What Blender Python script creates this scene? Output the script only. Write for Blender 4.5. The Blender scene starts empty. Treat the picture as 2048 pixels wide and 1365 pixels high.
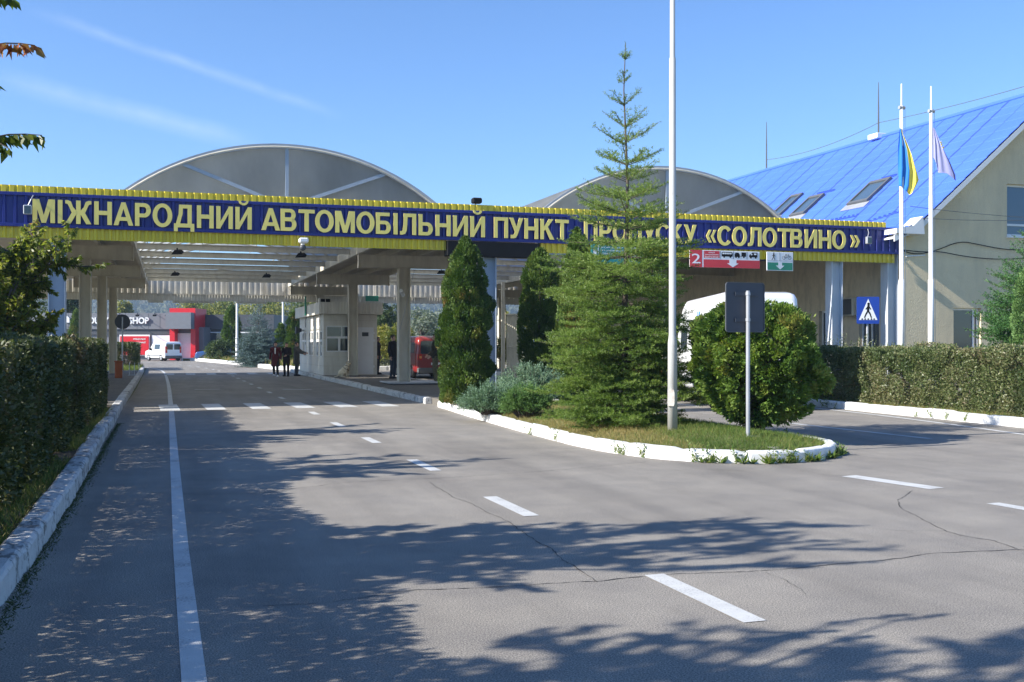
import bpy, math, random
import numpy as np
from mathutils import Vector, Matrix
R = math.radians
random.seed(7); rng = np.random.default_rng(11)
SC = bpy.context.scene; COL = SC.collection

# ------------------------------------------------------------------ camera, sky, sun
F, HZ, VX, EYE = 2100.0, 688.0, 335.0, 1.6           # focal length, horizon row, road vanishing column, eye height
A = math.atan((1024 - VX) / F); CA, SA = math.cos(A), math.sin(A)
cam_d = bpy.data.cameras.new('camera'); cam = bpy.data.objects.new('camera', cam_d); COL.objects.link(cam)
cam.location = (0, 0, EYE); cam.rotation_euler = (R(90), 0, -A)
cam_d.sensor_width = 36; cam_d.lens = 36 * F / 2048; cam_d.shift_y = (HZ - 682.5) / 2048
cam_d.clip_start = 0.1; cam_d.clip_end = 6000
SC.camera = cam
SUN_EL, SUN_TH = R(31), R(4.4)                       # light travels along (cos th, sin th)
w = bpy.data.worlds.new('World'); SC.world = w; w.use_nodes = True
nt = w.node_tree; bg = nt.nodes['Background']
sky = nt.nodes.new('ShaderNodeTexSky'); sky.sky_type = 'NISHITA'; sky.sun_disc = False
sky.sun_elevation = SUN_EL; sky.sun_rotation = R(270) - SUN_TH
sky.air_density = 1.0; sky.dust_density = 0.1; sky.ozone_density = 2.2
bg.inputs['Strength'].default_value = 0.088
def wn(t, **kw):
    n = nt.nodes.new(t)
    for k, v in kw.items(): setattr(n, k, v)
    return n
tint = wn('ShaderNodeMix', data_type='RGBA', blend_type='MULTIPLY'); tint.inputs[0].default_value = 1
tint.inputs[7].default_value = (0.70, .95, 1.30, 1)
nt.links.new(sky.outputs[0], tint.inputs[6])
# two faint vapour trails, laid along great circles of the sky
def pxdir(px, py):
    l, z = (px - 1024) / F, (HZ - py) / F
    return Vector((l * CA + SA, -l * SA + CA, z)).normalized()
tc = wn('ShaderNodeTexCoord'); last = tint.outputs[2]
def vmath(op, a, b=None):
    n = wn('ShaderNodeVectorMath', operation=op); nt.links.new(a, n.inputs[0])
    if b is not None: n.inputs[1].default_value = b
    return n.outputs['Value'] if op == 'DOT_PRODUCT' else n.outputs[0]
def smath(op, a, b=None, c=None):
    n = wn('ShaderNodeMath', operation=op)
    for i, q in enumerate((a, b, c)):
        if q is None: continue
        if isinstance(q, (int, float)): n.inputs[i].default_value = q
        else: nt.links.new(q, n.inputs[i])
    return n.outputs[0]
nz = wn('ShaderNodeTexNoise'); nz.inputs['Scale'].default_value = 28; nz.inputs['Detail'].default_value = 5
nt.links.new(tc.outputs['Generated'], nz.inputs['Vector'])
for (p, q, wd, amt) in (((60, 20), (680, 232), .0042, .20), ((-30, 150), (520, 290), .0075, .24)):
    a, b = pxdir(*p), pxdir(*q); n = a.cross(b).normalized(); mid = (a + b).normalized()
    t = (b - mid * b.dot(mid)).normalized(); half = math.acos(max(-1, min(1, a.dot(b)))) / 2
    off = smath('ABSOLUTE', smath('ADD', vmath('DOT_PRODUCT', tc.outputs['Generated'], n), smath('MULTIPLY', smath('SUBTRACT', nz.outputs[0], .5), .006)))
    band = smath('MAXIMUM', smath('SUBTRACT', 1, smath('DIVIDE', off, wd * 1.6)), 0)
    al = smath('ABSOLUTE', vmath('DOT_PRODUCT', tc.outputs['Generated'], t))
    fade = smath('MINIMUM', smath('MAXIMUM', smath('DIVIDE', smath('SUBTRACT', half * 1.05, al), half * .5), 0), 1)
    front = smath('GREATER_THAN', vmath('DOT_PRODUCT', tc.outputs['Generated'], mid), 0)
    m = smath('MULTIPLY', smath('MULTIPLY', smath('MULTIPLY', band, fade), front), smath('MULTIPLY', nz.outputs[0], amt))
    mx = wn('ShaderNodeMix', data_type='RGBA'); nt.links.new(m, mx.inputs[0]); nt.links.new(last, mx.inputs[6])
    mx.inputs[7].default_value = (8.5, 9.0, 9.6, 1); last = mx.outputs[2]
nt.links.new(last, bg.inputs['Color'])
sd = bpy.data.lights.new('sun', 'SUN'); sd.energy = 5.0; sd.angle = R(0.53); sd.color = (1, .955, .88)
sun = bpy.data.objects.new('sun', sd); COL.objects.link(sun)
sdir = Vector((math.cos(SUN_TH) * math.cos(SUN_EL), math.sin(SUN_TH) * math.cos(SUN_EL), -math.sin(SUN_EL)))
sun.rotation_euler = sdir.to_track_quat('-Z', 'Y').to_euler()
SC.view_settings.view_transform = 'Standard'; SC.view_settings.look = 'None'
SC.view_settings.exposure = 0.95; SC.view_settings.gamma = 1
SC.cycles.max_bounces = 8; SC.cycles.transparent_max_bounces = 8
SC.cycles.use_denoising = True

# ------------------------------------------------------------------ photograph measurements -> world points
def W(l, d): return (l * CA + d * SA, -l * SA + d * CA)
def G(px, py, z=0):
    d = (EYE - z) * F / (py - HZ); return W((px - 1024) / F * d, d)
def aY(px, py, Y):
    u = (px - 1024) / F; d = Y / (CA - u * SA); x, y = W(u * d, d); return (x, Y, EYE + (HZ - py) * d / F)
def aX(px, py, X):
    d = F * X / (CA * (px - VX)); u = (px - 1024) / F; x, y = W(u * d, d); return (X, y, EYE + (HZ - py) * d / F)
def aD(px, py, d):
    x, y = W((px - 1024) / F * d, d); return (x, y, EYE + (HZ - py) * d / F)

# ------------------------------------------------------------------ objects
def tag(o, label=None, cat=None, group=None, kind=None):
    if label: o['label'] = label
    if cat: o['category'] = cat
    if group: o['group'] = group
    if kind: o['kind'] = kind
    return o
def thing(name, label, cat, loc=(0, 0, 0), group=None):
    o = bpy.data.objects.new(name, None); COL.objects.link(o); o.location = loc; o.empty_display_size = .2
    return tag(o, label, cat, group)
def link(name, me, mat, parent=None, smooth=False):
    o = bpy.data.objects.new(name, me); COL.objects.link(o)
    for m in (mat if isinstance(mat, (list, tuple)) else [mat]): me.materials.append(m)
    if smooth: me.polygons.foreach_set('use_smooth', [True] * len(me.polygons))
    if parent:
        o.parent = parent
        if parent.type == 'EMPTY' and parent.parent is None: o.matrix_parent_inverse = Matrix.Translation(-Vector(parent.location))
        elif parent.type == 'MESH' and parent.parent is None: o.matrix_parent_inverse = Matrix.Translation(-Vector(parent.location))
    else:
        n = len(me.vertices); co = np.empty(n * 3, 'f'); me.vertices.foreach_get('co', co); co = co.reshape(-1, 3)
        if n:
            lo, hi = co.min(0), co.max(0); org = np.array([(lo[0] + hi[0]) / 2, (lo[1] + hi[1]) / 2, lo[2]], 'f')
            me.vertices.foreach_set('co', (co - org).ravel()); o.location = org.tolist(); me.update()
    return o
def copy_tree(o, parent=None):
    c = o.copy(); COL.objects.link(c)
    if parent: c.parent = parent
    for ch in [k for k in bpy.data.objects if k.parent == o]: copy_tree(ch, c)
    return c

class MB:
    def __init__(s): s.v = []; s.f = []; s.m = []
    def add(s, vs, fs, mi=0):
        n = len(s.v); s.v += [tuple(p) for p in vs]; s.f += [tuple(i + n for i in q) for q in fs]; s.m += [mi] * len(fs); return s
    def box(s, x0, x1, y0, y1, z0, z1, mi=0, M=None):
        vs = [(x, y, z) for x in (x0, x1) for y in (y0, y1) for z in (z0, z1)]
        if M is not None: vs = [tuple(M @ Vector(p)) for p in vs]
        return s.add(vs, [(0, 1, 3, 2), (4, 6, 7, 5), (0, 4, 5, 1), (2, 3, 7, 6), (0, 2, 6, 4), (1, 5, 7, 3)], mi)
    def bbox(s, x0, x1, y0, y1, z0, z1, b=.02, mi=0):      # box with chamfered edges
        pts = []
        X, Y, Z = (x0, x1), (y0, y1), (z0, z1)
        import itertools
        for i, j, k in itertools.product((0, 1), repeat=3):
            sx, sy, sz = (1 - 2 * i) * b, (1 - 2 * j) * b, (1 - 2 * k) * b
            pts += [(X[i] + sx, Y[j] + sy, Z[k]), (X[i] + sx, Y[j], Z[k] + sz), (X[i], Y[j] + sy, Z[k] + sz)]
        return s.hull(pts, mi)
    def hull(s, pts, mi=0):
        import bmesh
        bm = bmesh.new()
        for p in pts: bm.verts.new(p)
        r = bmesh.ops.convex_hull(bm, input=bm.verts[:])
        bmesh.ops.delete(bm, geom=[g for g in r['geom_unused'] if isinstance(g, bmesh.types.BMVert)], context='VERTS')
        bm.verts.index_update()
        s.add([v.co[:] for v in bm.verts], [[v.index for v in f.verts] for f in bm.faces], mi); bm.free(); return s
    def tube(s, pts, r, n=8, mi=0, caps=True):
        pts = [Vector(p) for p in pts]; rs = r if isinstance(r, (list, tuple)) else [r] * len(pts)
        vs, fs = [], []; ref = None
        for i, p in enumerate(pts):
            d = (pts[min(i + 1, len(pts) - 1)] - pts[max(i - 1, 0)]).normalized()
            if ref is None: ref = Vector((1, 0, 0)) if abs(d.x) < .9 else Vector((0, 1, 0))
            u = d.cross(ref).normalized(); ref = u.cross(d).normalized(); q = d.cross(u)
            for k in range(n):
                a = 2 * math.pi * k / n; vs.append(p + (u * math.cos(a) + q * math.sin(a)) * rs[i])
        for i in range(len(pts) - 1):
            for k in range(n):
                fs.append((i * n + k, i * n + (k + 1) % n, (i + 1) * n + (k + 1) % n, (i + 1) * n + k))
        if caps: fs += [tuple(range(n))[::-1], tuple(range((len(pts) - 1) * n, len(pts) * n))]
        return s.add(vs, fs, mi)
    def prism(s, poly, fn, d0, d1, mi=0):                    # 2-D outline, fn(a, b, depth) -> point
        n = len(poly); vs = [fn(a, b, d0) for a, b in poly] + [fn(a, b, d1) for a, b in poly]
        fs = [tuple(range(n))[::-1], tuple(range(n, 2 * n))] + [(i, (i + 1) % n, n + (i + 1) % n, n + i) for i in range(n)]
        return s.add(vs, fs, mi)
    def ell(s, c, r, n=12, m=8, mi=0, rot=None):
        vs, fs = [], []
        for j in range(m + 1):
            t = math.pi * j / m
            for k in range(n):
                a = 2 * math.pi * k / n
                p = Vector((r[0] * math.sin(t) * math.cos(a), r[1] * math.sin(t) * math.sin(a), r[2] * math.cos(t)))
                if rot is not None: p = rot @ p
                vs.append(p + Vector(c))
        for j in range(m):
            for k in range(n): fs.append((j * n + k, (j + 1) * n + k, (j + 1) * n + (k + 1) % n, j * n + (k + 1) % n))
        return s.add(vs, fs, mi)
    def cap(s, p0, p1, r0, r1, n=10, mi=0):                 # tapered capsule
        p0, p1 = Vector(p0), Vector(p1); d = (p1 - p0).normalized()
        pts, rs = [], []
        for t in (80, 55, 30): pts.append(p0 - d * r0 * math.sin(R(t))); rs.append(r0 * math.cos(R(t)))
        pts += [p0, p1]; rs += [r0, r1]
        for t in (30, 55, 80): pts.append(p1 + d * r1 * math.sin(R(t))); rs.append(r1 * math.cos(R(t)))
        return s.tube(pts, rs, n, mi)
    def loft(s, secs, n=16, mi=0):                           # sections (x, y, z, rx, ry)
        vs, fs = [], []
        for (x, y, z, rx, ry) in secs:
            for k in range(n):
                a = 2 * math.pi * k / n; vs.append((x + rx * math.cos(a), y + ry * math.sin(a), z))
        for i in range(len(secs) - 1):
            for k in range(n): fs.append((i * n + k, i * n + (k + 1) % n, (i + 1) * n + (k + 1) % n, (i + 1) * n + k))
        fs += [tuple(range(n))[::-1], tuple(range((len(secs) - 1) * n, len(secs) * n))]
        return s.add(vs, fs, mi)
    def ibeam(s, p0, p1, h=.3, b=.18, t=.018):               # I-section, p0/p1 = centre line of the bottom flange underside
        p0, p1 = Vector(p0), Vector(p1); d = (p1 - p0).normalized(); u = d.cross(Vector((0, 0, 1))).normalized()
        up = u.cross(d)
        for (a0, a1, z0, z1) in ((-b / 2, b / 2, 0, t), (-t / 2, t / 2, t, h - t), (-b / 2, b / 2, h - t, h)):
            vs = [p + u * a + up * z for p in (p0, p1) for a in (a0, a1) for z in (z0, z1)]
            s.add(vs, [(0, 1, 3, 2), (4, 6, 7, 5), (0, 4, 5, 1), (2, 3, 7, 6), (0, 2, 6, 4), (1, 5, 7, 3)])
        return s
    def icol(s, x, y, z0, z1, w=.36, dep=.36, t=.03):       # upright I-section, flanges facing +-x
        s.box(x - w / 2, x - w / 2 + t, y - dep / 2, y + dep / 2, z0, z1); s.box(x + w / 2 - t, x + w / 2, y - dep / 2, y + dep / 2, z0, z1)
        return s.box(x - w / 2 + t, x + w / 2 - t, y - .02, y + .02, z0, z1)
    def mesh(s, name):
        me = bpy.data.meshes.new(name); me.from_pydata(s.v, [], s.f); me.update()
        if any(s.m): me.polygons.foreach_set('material_index', s.m)
        return me
    def build(s, name, mat, parent=None, smooth=False, fix=True):
        me = s.mesh(name)
        if fix:
            import bmesh
            bm = bmesh.new(); bm.from_mesh(me); bmesh.ops.recalc_face_normals(bm, faces=bm.faces); bm.to_mesh(me); bm.free()
        return link(name, me, mat, parent, smooth)
    def remesh(s, name, mat, parent=None, vox=.01, it=3):    # union of overlapping solids -> one continuous skin
        me = s.mesh(name + '_raw'); o = bpy.data.objects.new('tmp', me); COL.objects.link(o)
        m = o.modifiers.new('r', 'REMESH'); m.mode = 'VOXEL'; m.voxel_size = vox
        m2 = o.modifiers.new('s', 'SMOOTH'); m2.iterations = it; m2.factor = .5
        dg = bpy.context.evaluated_depsgraph_get(); dg.update()
        out = bpy.data.meshes.new_from_object(o.evaluated_get(dg)); bpy.data.objects.remove(o); bpy.data.meshes.remove(me)
        out.name = name
        return link(name, out, mat, parent, True)

def quads(name, V, var=None, mat=None, parent=None, n=4, smooth=False, extra=None):   # V: (N, n, 3) array of polygons; extra = (verts, faces) appended
    N = V.shape[0]; me = bpy.data.meshes.new(name)
    me.vertices.add(N * n); me.vertices.foreach_set('co', V.astype('f').ravel())
    me.loops.add(N * n); me.loops.foreach_set('vertex_index', np.arange(N * n, dtype='i'))
    me.polygons.add(N); me.polygons.foreach_set('loop_start', np.arange(0, N * n, n, dtype='i'))
    me.update(calc_edges=True)
    if var is not None:
        at = me.attributes.new('var', 'FLOAT', 'FACE'); at.data.foreach_set('value', np.asarray(var, 'f'))
    return link(name, me, mat, parent, smooth)

# ------------------------------------------------------------------ materials
def newmat(name):
    m = bpy.data.materials.new(name); m.use_nodes = True; t = m.node_tree; return m, t, t.nodes['Principled BSDF']
class N:                                                     # tiny node helper
    def __init__(s, t): s.t = t; s.c = None
    def n(s, ty, **kw):
        q = s.t.nodes.new(ty)
        for k, v in kw.items(): setattr(q, k, v)
        return q
    def co(s):
        if not s.c: s.c = s.n('ShaderNodeTexCoord').outputs['Object']
        return s.c
    def noise(s, scale, detail=4, rough=.55, stretch=None):
        q = s.n('ShaderNodeTexNoise'); q.inputs['Scale'].default_value = scale; q.inputs['Detail'].default_value = detail
        q.inputs['Roughness'].default_value = rough; v = s.co()
        if stretch:
            mp = s.n('ShaderNodeMapping'); mp.inputs['Scale'].default_value = stretch; s.t.links.new(v, mp.inputs[0]); v = mp.outputs[0]
        s.t.links.new(v, q.inputs['Vector']); return q.outputs[0]
    def ramp(s, src, stops):
        q = s.n('ShaderNodeValToRGB'); e = q.color_ramp.elements
        while len(e) < len(stops): e.new(.5)
        for i, (p, c) in enumerate(stops): e[i].position = p; e[i].color = (*c, 1) if len(c) == 3 else c
        s.t.links.new(src, q.inputs[0]); return q.outputs[0]
    def mix(s, f, a, b, mode='MIX'):
        q = s.n('ShaderNodeMix', data_type='RGBA', blend_type=mode)
        for i, x in ((0, f), (6, a), (7, b)):
            if isinstance(x, (int, float)): q.inputs[i].default_value = x
            elif isinstance(x, tuple): q.inputs[i].default_value = (*x, 1) if len(x) == 3 else x
            else: s.t.links.new(x, q.inputs[i])
        return q.outputs[2]
    def mul(s, a, b, op='MULTIPLY'):
        q = s.n('ShaderNodeMath', operation=op)
        for i, x in enumerate((a, b)):
            if isinstance(x, (int, float)): q.inputs[i].default_value = x
            else: s.t.links.new(x, q.inputs[i])
        return q.outputs[0]
    def bump(s, h, strength, dist, bsdf):
        q = s.n('ShaderNodeBump'); q.inputs['Strength'].default_value = strength; q.inputs['Distance'].default_value = dist
        s.t.links.new(h, q.inputs['Height']); s.t.links.new(q.outputs[0], bsdf.inputs['Normal'])
def g3(c, k): return tuple(min(1, x * k) for x in c)
def pm(name, col, rough=.6, var=.12, scale=3., metal=0., bump=0., bscale=40., dirt=None, dirtamt=.35, dscale=1.3, stretch=None, spec=None, coat=0):
    m, t, b = newmat(name); h = N(t)
    c = h.ramp(h.noise(scale, 5), [(.3, g3(col, 1 - var)), (.7, g3(col, 1 + var))])
    if dirt:
        f = h.ramp(h.noise(dscale, 7, .65, stretch), [(.45, (0, 0, 0)), (.75, (dirtamt,) * 3)])
        c = h.mix(f, c, dirt)
    t.links.new(c, b.inputs['Base Color']); b.inputs['Roughness'].default_value = rough; b.inputs['Metallic'].default_value = metal
    if spec is not None: b.inputs['Specular IOR Level'].default_value = spec
    if coat: b.inputs['Coat Weight'].default_value = coat; b.inputs['Coat Roughness'].default_value = .08
    if bump: h.bump(h.noise(bscale, 4), bump, .02, b)
    return m
def leafmat(name, cols, trans=.35, rough=.5, spec=.35, scale=None):
    m, t, b = newmat(name); h = N(t)
    a = h.n('ShaderNodeAttribute', attribute_name='var')
    n = len(cols); c = h.ramp(a.outputs['Fac'], [(i / max(1, n - 1), cc) for i, cc in enumerate(cols)])
    t.links.new(c, b.inputs['Base Color']); b.inputs['Roughness'].default_value = rough; b.inputs['Specular IOR Level'].default_value = spec
    tr = h.n('ShaderNodeBsdfTranslucent'); tcol = h.mix(1.0, c, (1.15, 1.25, .6), 'MULTIPLY'); t.links.new(tcol, tr.inputs[0])
    mx = h.n('ShaderNodeMixShader'); mx.inputs[0].default_value = trans
    t.links.new(b.outputs[0], mx.inputs[1]); t.links.new(tr.outputs[0], mx.inputs[2])
    t.links.new(mx.outputs[0], t.nodes['Material Output'].inputs[0]); return m
def glassmat(name, col=(.03, .04, .05), rough=.06):
    m, t, b = newmat(name); b.inputs['Base Color'].default_value = (*col, 1); b.inputs['Roughness'].default_value = rough
    b.inputs['Specular IOR Level'].default_value = .8; b.inputs['IOR'].default_value = 1.52; return m

M = {}
def asphalt(name, k=1.0, warm=1.0):
    m, t, b = newmat(name); h = N(t)
    big = h.ramp(h.noise(.35, 6, .6), [(.3, g3((.226, .207, .180), k)), (.7, g3((.288, .265, .230), k))])
    spots = h.ramp(h.noise(1.6, 5, .6), [(.35, (.86, .86, .87)), (.65, (1.06, 1.05, 1.03))])
    grain = h.ramp(h.noise(105, 4, .75), [(.34, (.28, .28, .29)), (.5, (.95, .95, .95)), (.66, (1.95, 1.93, 1.88))])
    c = h.mix(1.0, big, spots, 'MULTIPLY'); c = h.mix(1.0, c, grain, 'MULTIPLY')
    streak = h.ramp(h.noise(.8, 6, .6, (1.6, .12, 1)), [(.45, (1.04, 1.04, 1.04)), (.75, (.74, .74, .75))]); c = h.mix(1.0, c, streak, 'MULTIPLY')
    stain = h.ramp(h.noise(.55, 8, .72), [(.60, (1, 1, 1)), (.74, (.70, .69, .68))]); c = h.mix(1.0, c, stain, 'MULTIPLY')
    dust = h.ramp(h.noise(.23, 6, .7), [(.55, (0, 0, 0)), (.75, (.3, .3, .3))]); c = h.mix(dust, c, (.36 * k, .31 * k, .25 * k))
    t.links.new(c, b.inputs['Base Color']); b.inputs['Roughness'].default_value = .88; b.inputs['Specular IOR Level'].default_value = .3
    h.bump(h.noise(140, 3, .7), .3, .008, b); return m
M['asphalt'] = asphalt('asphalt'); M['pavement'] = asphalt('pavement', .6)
def wornpaint(name, col, under, thr=(.40, .52), scale=22):
    m, t, b = newmat(name); h = N(t)
    n1 = h.mul(h.mul(h.noise(scale, 6, .7), .62), h.mul(h.noise(2.2, 4), .38), 'ADD')
    f = h.ramp(n1, [(thr[0], (0, 0, 0)), (thr[1], (1, 1, 1))])
    base = h.ramp(h.noise(6, 5), [(.3, g3(col, .84)), (.7, col)])
    t.links.new(h.mix(f, under, base), b.inputs['Base Color']); b.inputs['Roughness'].default_value = .75; b.inputs['Specular IOR Level'].default_value = .3
    h.bump(h.noise(70, 4), .35, .01, b); return m
M['line'] = wornpaint('road_paint', (.60, .60, .575), (.27, .26, .25), (.385, .475), 60)
M['kerb'] = wornpaint('whitewash', (.80, .79, .76), (.22, .21, .19), (.34, .40), 9)
M['kerbworn'] = wornpaint('whitewash_worn', (.62, .61, .58), (.16, .155, .14), (.41, .50), 13)
M['concrete'] = pm('concrete', (.36, .34, .31), .9, .18, 2, bump=.4, dirt=(.12, .11, .1))
M['crack'] = pm('crack_fill', (.035, .034, .034), .95)
M['soil'] = pm('soil', (.085, .07, .045), .95, .4, 3, bump=.6, bscale=25)
M['moss'] = leafmat('moss', [(.03, .05, .012), (.06, .09, .02), (.10, .10, .03)], .2, .8)
M['turf'] = pm('turf', (.13, .135, .045), .95, .35, 2, bump=.7, bscale=30, dirt=(.22, .17, .08), dirtamt=.7)
M['yellow'] = pm('yellow_sheet', (.74, .57, .03), .38, .06, .8, dirt=(.25, .2, .05), dirtamt=.25, stretch=(3, 1, .3))
M['blue'] = pm('blue_sheet', (.010, .020, .20), .42, .1, .8, dirt=(.03, .04, .12), dirtamt=.3, stretch=(3, 1, .3))
M['letter'] = pm('letter_cream', (.90, .74, .19), .42, .04, 2, dirt=(.42, .38, .18), dirtamt=.25, dscale=2.5)
M['rivet'] = pm('rivet', (.55, .53, .28), .35, .05)
M['greysteel'] = pm('pale_blue_steel', (.36, .42, .49), .55, .07, 1.2, dirt=(.25, .26, .27), dirtamt=.35, stretch=(4, 4, .4))
M['whitesteel'] = pm('white_paint', (.80, .79, .77), .4, .04, 1, dirt=(.42, .36, .28), dirtamt=.3, dscale=3, stretch=(4, 4, .6))
M['paint2'] = pm('pale_paint', (.58, .61, .64), .5, .05, 1, dirt=(.42, .38, .32), dirtamt=.3, dscale=3, stretch=(4, 4, .6))
M['postpaint'] = pm('post_paint', (.48, .48, .455), .5, .05, 1.5, dirt=(.36, .31, .24), dirtamt=.4, dscale=4, stretch=(5, 5, .7))
M['beige'] = pm('beige_steel', (.62, .575, .47), .55, .09, .9, dirt=(.34, .29, .22), dirtamt=.5, dscale=1.6, stretch=(2.5, 2.5, .5))
M['cladding'] = pm('cream_cladding', (.68, .645, .56), .5, .06, .7, dirt=(.30, .27, .22), dirtamt=.4, dscale=1.8, stretch=(2.5, 2.5, .4))
M['black'] = pm('black_plastic', (.012, .012, .013), .7, .2, spec=.15)
M['darkgrey'] = pm('dark_grey_sheet', (.055, .06, .068), .5, .12, 2)
M['galv'] = pm('galvanised', (.42, .43, .45), .45, .1, 3, metal=.35)
M['glass'] = glassmat('window_glass'); M['glassblue'] = glassmat('sky_glass', (.06, .10, .15), .04)
M['tyre'] = pm('tyre', (.02, .02, .02), .85); M['rim'] = pm('wheel_rim', (.5, .5, .52), .35, .05, metal=.6)
M['vanwhite'] = pm('van_white', (.82, .83, .84), .3, .02, 2, coat=.6)
M['vanred'] = pm('van_red', (.25, .016, .015), .32, .05, 2, coat=.6)
M['carblue'] = pm('car_blue', (.03, .09, .25), .3, .05, coat=.6)
M['bumper'] = pm('bumper_grey', (.10, .105, .11), .6)
M['redlight'] = pm('red_lens', (.55, .02, .01), .15, .03); M['amber'] = pm('amber_lens', (.8, .35, .08), .15, .03); M['clear'] = pm('clear_lens', (.75, .72, .68), .12, .03)
M['stucco'] = pm('beige_stucco', (.76, .63, .41), .92, .07, .6, bump=.9, bscale=32, dirt=(.50, .42, .29), dirtamt=.5, stretch=(1.5, 1.5, .4))
M['wallplain'] = pm('beige_wall', (.68, .58, .42), .9, .05, .7, bump=.15, dirt=(.20, .175, .13), dirtamt=.45, dscale=5, stretch=(1, 1, .35))
M['roofblue'] = pm('blue_roof_tile', (.068, .158, .66), .6, .07, .5, spec=.2, bump=.15, bscale=14)
M['seam'] = pm('roof_seam', (.03, .075, .40), .7)
M['trim'] = pm('white_trim', (.78, .78, .77), .45, .03)
M['shopgrey'] = pm('shop_grey', (.17, .175, .19), .45, .05); M['shopdark'] = pm('shop_dark', (.06, .065, .075), .5, .06)  # shop_dark paints shade into the right wing; also window band and joints
M['shopred'] = pm('shop_red', (.62, .012, .022), .4, .04)
M['signred'] = pm('sign_red', (.58, .035, .045), .35, .03); M['signgreen'] = pm('sign_green', (.02, .24, .14), .35, .03)
M['signteal'] = pm('sign_teal', (.01, .21, .20), .35, .03); M['signwhite'] = pm('sign_white', (.78, .79, .80), .35, .02)
M['signblue'] = pm('sign_blue', (.012, .05, .32), .3, .04); M['signback'] = pm('sign_back', (.055, .064, .082), .6, .1, 2)
M['orange'] = pm('rust_orange', (.36, .10, .035), .7, .2, 4); M['ochre'] = pm('ochre_paint', (.55, .27, .05), .7)
M['bark'] = pm('bark', (.10, .078, .06), .9, .3, 8, bump=.6, bscale=30)
M['stone'] = pm('stone', (.33, .30, .25), .9, .25, 5, bump=.6, bscale=18)
M['rust'] = pm('rusty_white', (.70, .66, .58), .6, .1, 4, dirt=(.35, .14, .05), dirtamt=.8, dscale=8)
M['flagblue'] = pm('flag_blue', (.02, .20, .62), .8, .05); M['flagyellow'] = pm('flag_yellow', (.80, .68, .10), .8, .04)
M['euflag'] = pm('flag_lilac', (.40, .40, .66), .8, .08, 2); M['eudark'] = pm('flag_dark_blue', (.06, .07, .22), .8, .1)
def polycarb():
    m, t, b = newmat('polycarbonate'); h = N(t)
    c = h.ramp(h.noise(.9, 6, .6, (1, .5, .5)), [(.3, (.54, .545, .535)), (.7, (.73, .73, .715))])
    t.links.new(c, b.inputs['Base Color']); b.inputs['Roughness'].default_value = .35
    tr = h.n('ShaderNodeBsdfTranslucent'); t.links.new(h.mix(1.0, c, (.98, 1.0, 1.01), 'MULTIPLY'), tr.inputs[0])
    mx = h.n('ShaderNodeMixShader'); mx.inputs[0].default_value = .82
    t.links.new(b.outputs[0], mx.inputs[1]); t.links.new(tr.outputs[0], mx.inputs[2]); t.links.new(mx.outputs[0], t.nodes['Material Output'].inputs[0]); return m
M['poly'] = polycarb()
M['grass'] = leafmat('grass_blades', [(0.063, 0.120, 0.020), (0.135, 0.200, 0.037), (0.288, 0.240, 0.085), (0.450, 0.304, 0.136)], .3, .6)
M['weed'] = leafmat('weed_leaf', [(0.080, 0.150, 0.030), (0.144, 0.225, 0.045), (0.256, 0.255, 0.075)], .35, .55)
M['thuja'] = leafmat('thuja_leaf', [(.034, .078, .014), (.075, .135, .022), (.13, .19, .034), (.22, .14, .04)], .25, .55)
M['thujaball'] = leafmat('thuja_ball_leaf', [(.05, .115, .018), (.12, .205, .034), (.22, .295, .058), (.28, .15, .04)], .3, .55)
M['needle'] = leafmat('spruce_needle', [(.065, .135, .022), (.16, .235, .045), (.28, .35, .10)], .38, .5)
M['bluespruce'] = leafmat('blue_spruce_needle', [(0.052, 0.098, 0.091), (0.117, 0.176, 0.176), (0.195, 0.260, 0.267)], .15, .6)
M['juniper'] = leafmat('juniper_blue', [(.085, .155, .085), (.17, .27, .16), (.28, .38, .26)], .2, .6)
M['junigreen'] = leafmat('juniper_green', [(.06, .14, .035), (.13, .23, .06), (.20, .29, .10)], .2, .6)
M['cypress'] = leafmat('cypress_leaf', [(0.038, 0.105, 0.028), (0.075, 0.182, 0.049), (0.135, 0.238, 0.070)], .3, .55)
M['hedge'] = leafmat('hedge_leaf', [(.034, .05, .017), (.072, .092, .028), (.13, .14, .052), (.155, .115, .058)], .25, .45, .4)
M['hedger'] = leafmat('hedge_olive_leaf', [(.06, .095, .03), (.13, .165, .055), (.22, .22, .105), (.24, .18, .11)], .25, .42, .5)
M['cherry'] = leafmat('cherry_leaf', [(.085, .135, .025), (.21, .24, .045), (.36, .33, .09), (.40, .13, .065)], .58, .4, .5)
M['autumn'] = leafmat('autumn_leaf', [(0.083, 0.123, 0.028), (0.180, 0.203, 0.042), (0.315, 0.290, 0.070), (0.360, 0.275, 0.112)], .35, .6)
M['darktree'] = leafmat('dark_leaf', [(0.028, 0.056, 0.017), (0.063, 0.098, 0.028), (0.098, 0.126, 0.042)], .25, .6)
M['silver'] = leafmat('silver_leaf', [(0.108, 0.138, 0.096), (0.240, 0.270, 0.216), (0.408, 0.432, 0.372)], .3, .5)
M['forest'] = leafmat('forest_leaf', [(.04, .055, .03), (.07, .08, .035), (.12, .09, .04)], .2, .8)
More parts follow.
